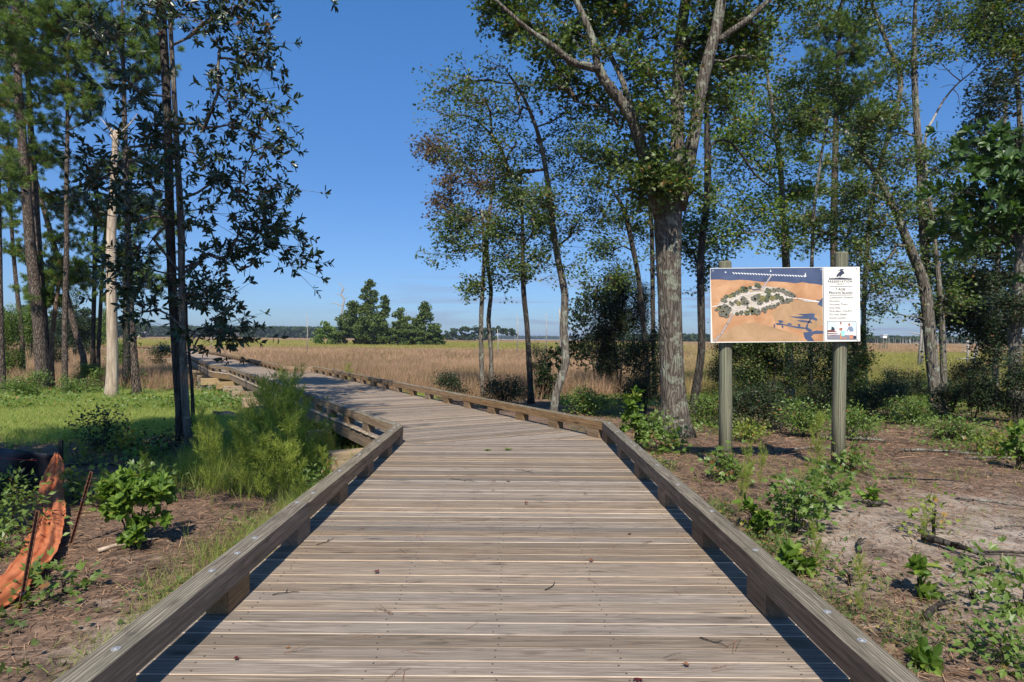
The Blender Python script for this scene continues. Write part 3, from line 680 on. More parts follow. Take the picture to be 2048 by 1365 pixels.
tree('magnolia_tree', 'dark leaved magnolia with curving mottled trunk left of the boardwalk', 'magn',
     [(377,908,15),(376,870,14),(368,760,14),(364,600,13),(362,450,13),(354,300,11),(346,150,9),(340,40,8),(336,-60,6),(334,-160,4)],
     [(185,55,36,22,0),(220,60,30,22,-1),(330,15,80,34,0),(460,15,50,18,0),(425,55,50,26,0),(440,100,44,26,0),(520,85,30,18,0),(495,125,40,20,0),(250,160,40,20,-1),(300,185,44,22,0),
      (470,190,46,14,0),(410,240,40,22,0),(485,260,40,14,0),(545,225,18,9,0),(530,300,36,12,0),(330,270,56,30,-1),(400,310,50,28,1),(250,290,44,22,0),(178,320,24,9,0),(225,345,44,20,0),
      (330,355,60,30,-1),(450,360,44,20,0),(545,375,26,16,0),(515,410,36,16,0),(400,420,50,24,1),(300,410,56,36,-1),(150,390,34,12,0),(525,455,36,18,0),(545,490,20,9,0),(470,480,50,14,0),
      (582,528,15,8,0),(505,505,44,12,0),(430,520,40,22,0),(325,490,60,40,0),(285,545,44,30,0),(390,590,46,22,0),(450,592,14,10,0),(300,620,44,26,0),(395,668,44,10,-1),(440,660,26,9,-1),(255,560,40,26,1),(340,-80,120,50,0),(500,-30,60,30,0),(590,-110,70,30,0),(640,-150,70,36,1),(690,-210,60,46,1),(560,-170,110,50,0),(440,-130,110,60,0)],
     n=350, Y=12.4, bark_=B_GREY, cat='magnolia', sag=.05, flare=1.2)
tree('sapling', 'thin dark stem standing against the right side of the magnolia trunk', 'magn', [(387,842,7),(383,760,6),(376,680,5),(373,610,4),(382,560,3)], [(392,590,30,20,0),(420,660,34,10,0),(455,680,26,8,0),(470,655,18,8,0)], n=26, Y=15)
# ------------------------------------------------------------------ trees, right side
OAKL = [(1000,10,50,22,0),(1040,45,40,22,0),(1085,70,40,22,-1),(1120,105,36,16,0),(1170,60,40,26,0),(1200,110,40,26,-1),(1245,50,36,40,0),(1270,120,36,36,1),(1305,50,40,30,0),(1290,200,44,30,1),
  (1235,215,26,24,0),(1330,235,34,30,-1),(1300,280,26,24,.6),(1250,320,26,16,0),(1300,350,26,26,-.6),(1350,300,22,30,.6),(1390,180,34,30,1),(1425,30,34,34,0),(1480,45,36,22,0),(1370,90,30,40,1),(1475,125,40,16,0),
  (1440,-60,120,40,0),(1250,-70,150,50,0),(1440,60,34,40,1),(1500,90,34,24,.6),(1210,30,40,30,1),(1400,130,24,30,1),(1060,-50,100,40,0),(1170,-30,90,30,0),(1560,-30,60,24,0),(1130,160,40,22,0),(1160,190,34,22,0),(1305,385,30,26,.3),(1390,380,20,20,-.4),(1322,345,26,22,-.4),(1340,375,22,20,-.9),(1290,370,24,20,-.3),(1320,150,34,30,-1)]
tree('oak_tree', 'big lichened oak forking into three heavy limbs beside the curb rail bend', 'oak',
     [(1352,876,58),(1347,800,50),(1342,700,46),(1339,600,46),(1337,500,50),(1337,430,56),(1342,392,46),(1353,350,26),(1357,300,16),(1358,250,8)], OAKL, n=500, flare=1.45, Y=14.9, sides=26, rough=.05,
     limbs=[dict(p=[(1326,440,34),(1305,370,30),(1284,300,25),(1265,240,23),(1235,195,21),(1208,160,20),(1194,130,18)], dy=[0,-.2,-.4,-.6,-.8,-.9,-1]),
            dict(p=[(1198,138,18),(1170,132,16),(1140,122,14),(1105,92,12),(1060,62,9),(1010,18,7),(975,-15,5)], dy=[-1,-1.1,-1.2,-1.3,-1.4,-1.5,-1.6]),
            dict(p=[(1196,140,15),(1186,80,14),(1165,30,13),(1145,-20,11),(1120,-120,6)], dy=[-1,-.9,-.8,-.6,-.4]),
            dict(p=[(1262,235,13),(1248,170,11),(1220,110,9),(1190,60,7),(1168,-20,5)], dy=[-.6,0,.4,.8,1]),
            dict(p=[(1352,380,30),(1355,300,27),(1356,220,25),(1358,130,24),(1364,50,22),(1376,-30,18),(1390,-180,8)], dy=[0,.3,.6,.8,1,1.1,1.2]),
            dict(p=[(1356,420,34),(1374,340,28),(1390,260,24),(1400,190,24),(1416,120,23),(1434,50,22),(1446,-30,19),(1465,-200,8)], dy=[0,-.3,-.4,-.5,-.5,-.5,-.5,-.5]),
            dict(p=[(1434,84,13),(1460,64,12),(1495,40,11),(1530,8,10),(1570,-35,7)], dy=[-.5,-.6,-.7,-.8,-.9]),
            dict(p=[(1235,250,6),(1210,215,5),(1170,208,3),(1130,200,2)], dy=[-.6,-.6,-.6,-.6])])
tree('oak_tree', 'curving sunlit slender oak leaning over the right curb rail', 'slim',
     [(1106,852,17),(1112,790,16),(1132,725,16),(1127,660,16),(1130,590,15),(1116,520,13),(1104,440,12),(1096,370,11),(1086,310,9),(1072,255,8),(1045,190,6),(1018,150,4)],
     [(940,160,34,22,0),(1000,130,44,16,0),(895,180,32,14,0),(960,205,44,20,-1),(1045,180,36,20,1),(900,235,28,12,0),(960,255,44,26,0),(1030,235,40,28,1),(935,310,40,20,0),(1005,300,44,26,-1),(1080,300,36,28,1),(1120,240,30,16,0),
      (1020,350,36,24,0),(1130,345,36,20,0),(1090,400,40,24,-1),(1150,460,26,18,0),(1110,480,36,18,0),(1135,535,22,10,0),(1180,420,24,16,0)], n=210, Y=16.5, size=.085, flare=1.2, cat='oak')
tree('oak_tree', 'russet tipped small oak spreading thin branches toward the open sky', 'slim', [(983,795,8),(982,700,9),(977,640,9),(982,580,8),(974,520,8),(976,450,7),(985,380,6),(990,320,4)],
     [(860,300,14,6,0),(885,300,20,9,0),(905,365,36,20,0),(965,370,40,24,0),(890,412,26,12,0),(940,430,44,22,1),(1000,430,36,20,-1),(905,330,30,16,0)], n=95, Y=27, leaf_=L_RUSSET, size=.12)
tree('oak_tree', 'dark twin companion trunk left of the small russet oak', 'slim', [(966,795,10),(963,720,9),(962,640,9),(966,560,8),(968,500,7),(964,420,5)],
     [(900,470,28,12,0),(950,490,40,18,0),(890,510,20,7,0),(1000,520,30,12,0),(950,578,14,16,0),(1000,560,14,10,0),(920,440,36,18,0),(985,470,30,18,0)], n=95, Y=26.5, size=.11)
tree('oak_tree', 'dark straight slender trunk between the twin trunks and the curving oak', 'slim', [(1062,806,12),(1058,720,11),(1054,650,10),(1047,580,10),(1045,500,8),(1045,430,6)],
     [(1045,470,36,20,0),(1040,400,44,26,0),(1065,520,26,12,0),(1045,540,22,14,0),(1010,460,26,18,0),(1075,440,30,20,0)], n=110, Y=24, bark_=B_DARK, size=.11)
tree('oak_tree', 'thin dark tree arching left just behind the big oak', 'slim', [(1296,770,10),(1290,690,11),(1284,620,11),(1276,550,10),(1262,480,10),(1248,420,8),(1230,390,6)],
     [(1190,310,34,20,0),(1235,330,40,20,0),(1195,370,34,12,0),(1270,410,26,20,0),(1215,500,36,20,0),(1250,560,36,20,0),(1150,300,30,20,0),(1230,440,40,18,0),(1200,555,26,14,0),(1180,260,30,20,0)], n=140, Y=26, bark_=B_DARK, size=.11)
tree('oak_tree', 'narrow dark stem directly left of the big oak trunk', 'slim', [(1309,760,9),(1306,650,9),(1305,550,9),(1303,450,8),(1296,400,6)], [(1290,450,24,20,0),(1320,520,16,20,0)], n=30, Y=27, bark_=B_DARK)
tree('oak_tree', 'smooth dark trunk curving up right beside the big oak', 'slim', [(1386,834,21),(1392,780,17),(1403,700,15),(1402,600,15),(1402,500,14),(1414,400,14),(1415,300,13),(1414,220,10),(1420,130,7)],
     [(1440,220,30,26,0),(1400,450,24,24,0),(1380,500,16,30,1),(1430,130,36,30,0),(1405,540,16,24,1),(1400,80,30,30,0)], n=90, Y=19, bark_=B_DARK, flare=1.2,
     limbs=[dict(p=[(1416,296,6),(1436,282,5),(1460,284,5),(1485,312,4.5),(1510,350,4),(1545,375,3)], dy=[0,.2,.4,.6,.8,1])])
tree('sweetgum_tree', 'bright green sweetgum behind the sign, pale trunk below it', 'gum',
     [(1580,796,17),(1578,690,16),(1575,600,15),(1572,530,15),(1566,430,12),(1560,330,10),(1545,220,8),(1530,120,5)],
     [(1512,125,36,40,0),(1480,185,30,30,0),(1500,260,44,34,-1),(1462,300,36,28,0),(1555,210,40,40,1),(1540,330,46,34,-1),(1450,350,34,26,1),(1500,420,54,28,0),(1580,390,44,28,1),(1555,465,44,20,-1),(1465,465,40,28,0),(1430,500,30,18,1),(1520,60,30,30,0),(1600,300,30,40,1),(1430,400,26,26,0)], n=260, Y=28)
tree('pine_tree', 'tall pine directly behind the right sign post with clumped needles', 'pine',
     [(1672,760,15),(1670,600,15),(1668,500,14),(1668,420,13),(1670,330,12),(1672,250,11),(1674,160,9),(1680,60,6),(1684,-10,4)],
     [(1692,50,50,32,0),(1655,65,40,30,0),(1710,110,44,26,0),(1640,130,40,26,0),(1735,165,26,20,0),(1640,215,50,24,0),(1720,250,32,26,0),(1600,265,36,16,0),(1615,325,42,10,0),(1690,190,50,36,0),(1745,230,16,26,0),(1590,492,40,9,0),(1640,440,30,10,0),(1730,390,24,14,0),(1620,380,36,10,0),(1700,330,36,12,0)], n=290, Y=33,
     limbs=[dict(p=[(1668,470,5),(1630,462,4),(1590,478,2.5),(1565,500,1.5)]), dict(p=[(1669,335,5),(1640,322,3),(1600,330,1.5)]), dict(p=[(1669,282,5),(1640,285,3),(1605,275,1.5)])])
tree('oak_tree', 'green leafy tree filling the space in front of the tall pine crown', 'slim', [(1622,800,8),(1622,640,8),(1624,520,7),(1628,420,6),(1640,330,5),(1655,240,4)],
     [(1600,170,44,36,0),(1650,180,44,36,0),(1690,220,44,40,0),(1640,260,50,30,0),(1600,240,40,30,0),(1690,430,40,16,0),(1650,470,50,16,0),(1620,440,40,16,0),(1700,480,30,14,0)], n=180, Y=26, leaf_=L_OAK, size=.11)
tree('oak_tree', 'leaning lichened tree slanting up left, thickest trunk right of the sign', 'slim',
     [(1876,834,27),(1870,780,23),(1862,700,22),(1855,620,22),(1846,560,20),(1822,500,18),(1795,432,14),(1770,380,12),(1750,345,11),(1715,300,9),(1690,262,7)],
     [(1720,300,36,26,0),(1765,330,30,30,0),(1705,385,44,30,0),(1745,450,44,30,0),(1710,505,36,26,0),(1790,400,36,30,0),(1745,530,34,22,0),(1790,565,26,10,0),(1775,620,16,14,0),(1730,580,20,18,0),(1730,250,36,24,0),(1790,490,30,24,0)], n=230, Y=19.7, bark_=B_GREY, size=.09, vine=500, flare=1.35)
tree('oak_tree', 'tall straight lichened tree rising from the same foot as the leaning one', 'slim',
     [(1866,810,14),(1862,690,14),(1856,600,15),(1850,520,15),(1844,430,15),(1840,330,14),(1832,220,12),(1828,120,10),(1830,20,7),(1835,-60,5)],
     [(1845,60,50,30,0),(1900,40,40,24,0),(1820,130,36,26,0),(1885,110,36,18,0),(1795,225,30,34,0),(1780,170,24,34,0),(1855,315,40,30,0),(1800,330,36,26,0),(1885,340,26,18,0),(1830,430,44,30,0),(1900,400,30,18,0),(1865,490,36,30,0),(1830,560,24,24,0),(1850,-40,90,40,0),(1790,270,30,30,0),(1880,560,24,24,0)], n=235, Y=20.6, bark_=B_GREY, size=.09)
tree('oak_tree', 'thin grey stem hugging the right side of the pair right of the sign', 'slim', [(1889,828,13),(1887,740,12),(1884,650,11),(1877,560,10),(1868,470,8),(1858,390,6)], [(1890,600,22,30,0),(1900,520,26,26,0),(1880,440,24,24,0),(1905,460,24,18,0)], n=70, Y=20, bark_=B_GREY, size=.09)
tree('oak_tree', 'branch tree entering from the top edge above the sign side', 'slim', [(1730,760,9),(1728,600,9),(1745,400,9),(1775,280,9),(1798,200,9),(1800,146,9),(1776,90,8),(1745,10,7),(1730,-60,5)],
     [(1735,20,30,20,0),(1780,60,30,24,0),(1700,-20,50,24,0),(1760,110,24,20,0),(1640,20,40,16,0),(1610,60,34,20,0)], n=70, Y=24, bark_=B_GREY, size=.1)
def dead_branchy():
    t = tree('dead_tree', 'bare forked dead branch tree against blue sky at the right', 'slim', [(1868,812,5),(1862,600,5),(1856,400,5),(1850,280,5),(1866,240,4.5),(1888,200,4),(1915,168,3.2),(1940,148,2.5),(1962,126,1.5)], flare=1, Y=22, bark_=B_GREYDEAD, cat='dead tree', sides=8,
      limbs=[dict(p=[(1922,163,2.6),(1905,150,2),(1890,135,1.6),(1876,122,1)]), dict(p=[(1905,178,2),(1916,190,1.4),(1920,214,1)]), dict(p=[(1893,138,1.3),(1880,140,1),(1868,132,.8)]), dict(p=[(1926,160,1.4),(1922,140,1),(1930,120,.8)]), dict(p=[(1945,145,1.6),(1960,148,1.2),(1975,150,.8)]), dict(p=[(1915,172,1.5),(1900,170,1),(1880,176,.8)])])
    return t
dead_branchy()
tree('oak_tree', 'dark leafy tree near the right edge with a single lit narrow trunk', 'slim', [(1991,786,12),(1992,700,11),(1993,600,11),(1996,520,10),(1998,430,9),(2005,320,8),(2012,200,6)],
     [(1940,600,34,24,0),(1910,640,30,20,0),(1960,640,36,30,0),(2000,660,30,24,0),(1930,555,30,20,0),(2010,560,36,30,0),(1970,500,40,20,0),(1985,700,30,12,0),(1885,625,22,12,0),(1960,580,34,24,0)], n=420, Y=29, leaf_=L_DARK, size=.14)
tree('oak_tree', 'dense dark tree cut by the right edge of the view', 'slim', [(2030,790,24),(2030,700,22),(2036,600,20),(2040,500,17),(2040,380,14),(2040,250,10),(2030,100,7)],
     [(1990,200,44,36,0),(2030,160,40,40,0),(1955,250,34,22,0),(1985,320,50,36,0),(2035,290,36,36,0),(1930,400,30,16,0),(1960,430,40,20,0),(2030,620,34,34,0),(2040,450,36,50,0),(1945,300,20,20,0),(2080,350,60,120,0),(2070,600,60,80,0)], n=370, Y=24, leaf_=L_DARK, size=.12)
tree('oak_tree', 'green crown hanging from the upper right corner', 'slim', [(2110,800,24),(2110,500,20),(2100,300,16),(2080,120,12),(2050,20,8)],
     [(1990,30,44,30,0),(1960,75,36,18,0),(2030,70,40,36,0),(2020,-30,80,40,0),(2090,100,70,90,0),(2000,110,36,18,0)], n=290, Y=21, leaf_=L_OAK, size=.1)
tree('hickory_tree', 'broad leaved tree reaching in from the right edge, bright leaf whorls', 'big', [(2150,880,20),(2140,700,18),(2130,520,15),(2100,400,12),(2060,330,8)],
     [(2010,260,26,20,0),(2030,340,34,26,0),(1975,300,30,14,0),(1930,385,36,10,0),(1975,400,34,14,0),(2025,440,30,20,0),(1950,462,34,10,0),(2010,480,30,10,0),(2045,400,30,34,0),(2090,420,60,70,0)], n=85, Y=14.5)
# shade trees whose crowns stand outside the picture behind the camera on the left
def back_pine(x, y, h, seed, label):
    NT[0] += 1; rg = np.random.RandomState(seed); z0 = float(gz(x, y)); t = empty('pine_tree', (x, y, z0), label, 'tree', 'tall pines behind the left foreground')
    ch = spline([(x, y, z0-.2, .24), (x+rg.uniform(-.4,.4), y, h*.5, .19), (x, y+.3, h, .07)], 1.)
    B = [((x+rg.uniform(-2.2,2.2), y+rg.uniform(-2,2), h*rg.uniform(.62,1.02)), (1.7,1.7,.9), 1) for _ in range(9)]
    tg = in_blobs(B, 130, rg); sg, dirs = grow([ch[len(ch)//2:]], tg, rg, r0=.012, step=.9)
    V, Fs, W = tube_data(ch[:,:3], ch[:,3], 10, .05, seed); p0 = (np.array(V), np.array([i for f in Fs for i in f]), np.array([len(f) for f in Fs]), np.zeros(len(V)))
    a, b, c, d = join([p0, segs(*sg, 4)]); link('trunk', raw_mesh('trunk', a, b, c, {'rnd': d, 'wc': a}), [B_PINE], t, True)
    tips = np.repeat(tg, 3, 0)+rg.normal(size=(390,3))*.45
    leafobj('crown', leaves('needle', tips, np.repeat(dirs, 3, 0), rg, 5, .22, .36, T_NEEDLE2), L_PINE, t)
back_pine(-6.6, 3.2, 13.5, 11, 'pine standing left of the viewpoint, outside the photo')
back_pine(-5.4, -1.5, 20, 12, 'tall pine standing behind and left of the viewpoint')
back_pine(-9.6, 2.2, 11, 15, 'shorter pine left of the silt fence, outside the photo')

# ------------------------------------------------------------------ distant trees, islands, poles
def far_tree(name, label, px, base, top, wpx, Y=None, kind='round', n=900, mat=None, group=None, trunk=True, seed=0, z0=-1.22):
    rg = np.random.RandomState(seed+int(px)+999); mat = mat or L_ISLE
    if Y is None: Y = P(px, base, z0)[1]
    b = Q(px, base, Y); s = Y/F; hgt = (base-top)*s; wd = wpx*s/2; t = empty(name, (b[0], Y, z0), label, 'tree', group)
    if kind == 'round': K = [(q_*(1.05-.55*h_), rg.uniform(-.6,.6), h_, rg.uniform(.16,.42)) for _ in range(26) for q_ in [rg.uniform(-.85,.85)] for h_ in [rg.uniform(.08,.95)]]
    elif kind == 'cone': K = [(rg.uniform(-1.,1.)*(1.02-h)**.75, rg.uniform(-.7,.7)*(1-h), h, rg.uniform(.18,.30)+.30*(1-h)) for h in np.linspace(.05, .97, 34)]
    else: K = [(rg.uniform(-.7,.7), rg.uniform(-.6,.6), rg.uniform(.55,.95), rg.uniform(.2,.36)) for _ in range(12)]
    bl = [(np.array([b[0]+kx*wd, Y+ky*wd, z0+kh*hgt]), (kr*wd, kr*wd, min(kr*wd*.62, hgt*.16)), kr**2) for kx, ky, kh, kr in K]
    n = int(n*1.7); p = in_blobs(bl, n, rg, .4); sz = max(.16, 3.6*s); n = int(n)
    R = rotmats(rg.normal(size=(n,3)), rg.normal(size=(n,3))+np.array([0,-.3,.9]), rg)
    leafobj('crown', [scatter(T_CLUMP, p, R, rg.uniform(.6,1.3,n)*sz, rg.uniform(0,1,n))], mat, t)
    ch = [(b[0], Y, z0-.3, hgt*.014+.08), (b[0]+wd*.05, Y, z0+hgt*.5, hgt*.011+.05), (b[0], Y, z0+hgt*.92, .05)]
    V, Fs, W = tube_data([c[:3] for c in ch], [c[3] for c in ch], 7); q = (np.array(V), np.array([i for f in Fs for i in f]), np.array([len(f) for f in Fs]), np.zeros(len(V)))
    k = min(len(bl), 9); st = np.array([[b[0], Y, z0+max(.2, B[0][2]-z0-.12*hgt)] for B in bl[:k]]); en = np.array([B[0] for B in bl[:k]])
    a_, b_, c_, d_ = join([q, segs(st, en, np.full(k, hgt*.006+.03), np.full(k, .03), 4)])
    link('trunk', raw_mesh('trunk', a_, b_, c_, {'rnd': d_, 'wc': a_}), [B_GREY], t, True)
YI = 205
for (px, base, top, wd, kind, n, dy, lab) in [
    (738,690,556,64,'cone',3000,0,'tallest pine on the marsh tree island, narrow ragged top'),(712,690,598,74,'round',2300,4,'broad pine left of the tallest one on the marsh tree island'),
    (768,690,589,50,'cone',2200,-3,'second tallest conical pine in the middle of the marsh tree island'),(742,692,630,80,'round',1700,-6,'low spreading cedar at the foot of the tallest island pine'),
    (812,690,612,62,'round',2000,2,'rounded tree right of the middle of the marsh tree island'),(848,690,602,68,'cone',2300,-2,'tall rightmost pine of the marsh tree island'),
    (795,692,640,60,'round',1400,-7,'low dark cedar between the two halves of the tree island'),(868,692,650,44,'round',1000,-5,'small rounded bush tree at the right end of the tree island'),
    (690,690,626,50,'round',1300,-3,'short rounded tree toward the left of the tree island'),(655,692,645,56,'round',900,0,'pale low scrub tree at the left end of the tree island'),
    (640,692,660,34,'round',420,3,'tiny pale bush standing just left of the tree island'),(832,692,655,44,'round',900,-8,'low cedar in front of the rightmost island pine')]:
    far_tree('island_tree', lab, px, base, top, wd, YI+dy, kind, n, L_SHRUB if 'pale' in lab else None, 'trees of the marsh tree island')
tree('dead_tree', 'bare crooked dead tree rising at the left of the tree island', 'slim', [(690,690,4),(686,660,4),(684,625,3.6),(688,600,3.2),(682,588,2.6),(686,577,2),(678,566,1.2)], flare=1, Y=YI+1, bark_=B_GREYDEAD, cat='dead tree', sides=8, step=2.,
     limbs=[dict(p=[(685,612,2),(672,608,1.6),(661,606,1)]), dict(p=[(687,596,1.6),(678,590,1.2),(672,588,.8)]), dict(p=[(687,598,1.6),(696,595,1)]), dict(p=[(684,586,1.4),(690,575,.8)])])
for (px, base, top, wd, kind, n, lab) in [
    (905,682,658,44,'round',420,'low round tree at the left end of the far second tree island'),(930,682,654,40,'round',420,'rounded tree second from left on the far second tree island'),
    (955,682,653,36,'round',380,'tree at the centre left of the far second tree island'),(978,682,655,36,'round',380,'flat topped tree at the centre of the far second tree island'),
    (1002,682,652,26,'flat',260,'tall pine left of the gap on the far second tree island'),(1016,682,656,22,'flat',200,'thin topped pine near the right end of the far second tree island'),
    (1027,682,658,20,'flat',160,'last small pine at the right end of the far second tree island')]:
    far_tree('island_tree', lab, px, base, top, wd, 560, kind, n, L_FAR, 'trees of the far second tree island')
for (px, top, wd, lab) in [(20,625,70,'rounded far tree nearest the left edge beyond the marsh'),(62,612,60,'tall far tree second from the left edge beyond the marsh'),(105,622,50,'far tree between the leftmost pines beyond the marsh'),
    (148,610,64,'tallest far tree seen left of the dead snag'),(185,632,50,'small far tree just left of the dead snag'),(212,640,40,'smallest far tree right behind the dead snag'),(-25,615,70,'far tree cut by the left edge')]:
    far_tree('far_tree', lab, px, 690, top, wd, 190, 'round', 1100, L_FAR, 'trees beyond the marsh on the left')
def woods(name, px0, px1, Y, h0, h1, n, seed, mat=L_FAR, card=None):
    """one far wood: thousands of foliage clumps on a rolling canopy with trunks under it"""
    rg = np.random.RandomState(seed); s = Y/F; px = rg.uniform(px0, px1, n); dep = rg.uniform(-1,1,n)*60
    x = (px-1020)*s; top = h0+(h1-h0)*(fbm(x/34+dep/60, dep*.03+seed, seed, 4)*1.1); u = rg.uniform(0,1,n)**.6
    z = -1.2+top*u; k = card or 2.2*s; p = np.stack([x, Y+dep+rg.uniform(-3,3,n), z], 1)
    R = rotmats(rg.normal(size=(n,3)), rg.normal(size=(n,3))+np.array([0,-.2,.9]), rg)
    o = leafobj(name, [scatter(T_CLUMP, p, R, rg.uniform(.6,1.4,n)*k, rg.uniform(0,1,n))], mat); o['kind'] = 'stuff'; return o
woods('distant_woods', 225, 720, 1000, 13, 18, 26000, 5, card=4.)
woods('distant_woods', -250, 225, 520, 11, 17, 20000, 6, card=2.6)
woods('distant_woods', 1180, 2250, 760, 4.5, 10.0, 34000, 7, card=3.)
woods('distant_woods', 880, 1240, 2600, 6, 12, 5000, 8, card=9.)
# bare trunks standing in front of the right far wood
rg = np.random.RandomState(31); k = 90; px = rg.uniform(1700, 2080, k); Yp = rg.uniform(560, 700, k); xx = (px-1020)*Yp/F
st = np.stack([xx, Yp, np.full(k, -1.3)], 1); en = st+np.stack([rg.normal(size=k)*.3, rg.normal(size=k)*.3, rg.uniform(4, 9, k)], 1)
a_, b_, c_, d_ = join([segs(st, en, np.full(k,.22), np.full(k,.10), 5)])
o = link('distant_bare_trunks', raw_mesh('distant_bare_trunks', a_, b_, c_, {'rnd': d_, 'wc': a_}), [B_GREYDEAD]); o['kind'] = 'stuff'
def pole(name, label, cat, px, base, top, wpx, Y=None, lean=0, mat=None, arms=(), group=None):
    if Y is None: Y = P(px, base, -1.2)[1]
    b = Q(px, base, Y); t = Q(px+lean, top, Y); r = wpx/2*Y/F
    m = MB(); m.tube([(b[0], Y, -1.5), ((b[0]+t[0])/2+r, Y, (b[2]+t[2])/2), tuple(t)], [r, r*.85, r*.55], 8)
    for (f, ddx, ddz) in arms:
        q = np.array([b[0]+(t[0]-b[0])*f, Y, -1.2+(t[2]+1.2)*f]); e = q+np.array([ddx*Y/F, .3, ddz*Y/F]); m.tube([q, (q+e)/2+np.array([0,0,.05]), e], [r*.45, r*.3, r*.12], 5)
    return tag(m.build(name, mat or B_GREYDEAD, None, True), label, cat, group)
pole('utility_pole', 'lone thin pole standing in the marsh left of the tree island', 'pole', 614, 698, 629, 2.2, 95)
pole('dead_tree', 'short thin bare trunk in the marsh behind the twin oaks', 'dead tree', 995, 710, 659, 2.0, 85)
pole('utility_pole', 'tall thin pole in the marsh left of the straight dark trunk', 'pole', 1034.5, 700, 629, 2.4, 100)
pole('utility_pole', 'tall thin pole in the marsh between the dark trunk and the curving oak', 'pole', 1092, 695, 628, 2.2, 130)
pole('dead_tree', 'broken grey dead trunk beside the curving oak in the marsh', 'dead tree', 1119, 706, 618, 5, 62)
pole('utility_pole', 'faint far pole right of the curving oak', 'pole', 1135.5, 690, 660, 1.6, 220)
pole('dead_tree', 'tall pale leaning dead trunk in the marsh left of the lichened pair', 'dead tree', 1836, 732, 598, 6.0, 62, 8, arms=[(.5,-26,4),(.62,-22,8),(.35,-10,6),(.72,-14,8)])
pole('dead_tree', 'second pale dead trunk close against the leaning lichened tree', 'dead tree', 1842, 732, 612, 5, 63, 6, arms=[(.4,-8,5)])
pole('dead_tree', 'short grey snag with side stubs right of the lichened pair', 'dead tree', 1933, 724, 676, 5, 70, 2, arms=[(.3,-20,-2),(.5,-8,6),(.7,-8,3)])
pole('dead_tree', 'thin grey snag leaning right with a low side limb', 'dead tree', 1948, 724, 670, 4, 71, 7, arms=[(.3,-12,-5),(.35,14,4)])
pole('dead_tree', 'short dark broken stub beside the thin leaning snag', 'dead tree', 1947, 722, 700, 3.5, 72)
pole('marker_post', 'pale blue grey post before the far right wood', 'post', 1819, 694, 679, 2, 300)
pole('utility_pole', 'thin pole seen through the left magnolia branches', 'pole', 422, 696, 655, 2, 100)
# raised white box hide on legs, far out on the right
hb = Q(1767, 702, 180); hd = empty('hunting_stand', (hb[0], 180, -1.2), 'white box hunting stand on tall braced legs far out in the marsh', 'hunting stand')
W_WHITE = plain('white_painted_board', (.8,.8,.78), .6, .3, 0, .08, 3)
s = 180/F; m = MB(); zt = Q(1767, 670, 180)[2]; zb = Q(1767, 676.5, 180)[2]
m.prism([(hb[0]-4*s,179.3),(hb[0]+4*s,179.3),(hb[0]+4*s,180.7),(hb[0]-4*s,180.7)], zb, zt-.12); m.build('cabin', W_WHITE, hd)
m = MB(); m.prism([(hb[0]-4.8*s,179.1),(hb[0]+4.8*s,179.1),(hb[0]+4.8*s,180.9),(hb[0]-4.8*s,180.9)], zt-.12, zt); m.build('roof', W_WHITE, hd)
for ax, ay in ((-3.6,-.6),(3.6,-.6),(-3.6,.6),(3.6,.6)):
    m = MB(); m.beam((hb[0]+ax*1.4*s,180+ay*1.3,-1.3),(hb[0]+ax*s,180+ay,zb),.16,.16,.01,(0,1,0)); m.build('leg', W_PILE, hd)
for a in (-1, 1):
    m = MB(); m.beam((hb[0]-5*s*a,179.4,-.6),(hb[0]+4*s*a,179.4+.02*a,zb-.3),.08,.08,.01,(0,1,0)); m.build('brace', W_PILE, hd)
# two houses beyond the marsh on the left
M_HWALL = plain('beige_house_wall', (.55,.47,.36), .8, .2); M_ROOF = plain('grey_shingle_roof', (.16,.155,.15), .9, .2, 0, .2, 2); M_GLASS = plain('dark_window_glass', (.03,.04,.05), .1, .6)
for (px, Y, wd, hh, lab) in [(248,640,13,6.5,'beige house seen between the dead snag and the vine wrapped pine'),(284,660,11,4.5,'lower pale house right of the beige one across the marsh'),(462,820,18,6,'long pale house before the woods behind the magnolia branches')]:
    x = (px-1020)*Y/F; z = -1.1; hs = empty('house', (x, Y, z), lab, 'house', 'houses across the marsh')
    m = MB(); m.prism([(x-wd/2,Y-4),(x+wd/2,Y-4),(x+wd/2,Y+4),(x-wd/2,Y+4)], z, z+hh); m.build('wall', M_HWALL, hs)
    m = MB(); e = .6; V = [(x-wd/2-e,Y-4-e,z+hh),(x+wd/2+e,Y-4-e,z+hh),(x+wd/2+e,Y+4+e,z+hh),(x-wd/2-e,Y+4+e,z+hh),(x-wd/2-e,Y,z+hh+2.6),(x+wd/2+e,Y,z+hh+2.6)]
    m.add(V, [[0,1,5,4],[2,3,4,5],[0,4,3],[1,2,5],[3,2,1,0]]); m.build('roof', M_ROOF, hs)
    for i in range(int(wd//3)):
        m = MB(); wx = x-wd/2+1.6+i*3; m.prism([(wx-.5,Y-4.06),(wx+.5,Y-4.06),(wx+.5,Y-4.0),(wx-.5,Y-4.0)], z+hh-2.4, z+hh-.9); m.build('window', M_GLASS, hs)
# small board kiosk by the far boardwalk
kq = Q(56, 683, 86); ks = empty('notice_board', (kq[0], 86, -.2), 'small brown board on posts beside the far left end of the boardwalk', 'notice board')
m = MB(); m.prism([(kq[0]-.6,85.95),(kq[0]+.6,85.95),(kq[0]+.6,86.02),(kq[0]-.6,86.02)], .75, 1.45); m.build('board', W_BLOCK, ks)
for a in (-.5,.5):
    m = MB(); m.beam((kq[0]+a,86.08,-1.3),(kq[0]+a,86.08,1.5),.1,.1,.005,(0,1,0)); m.build('post', W_BLOCK, ks)

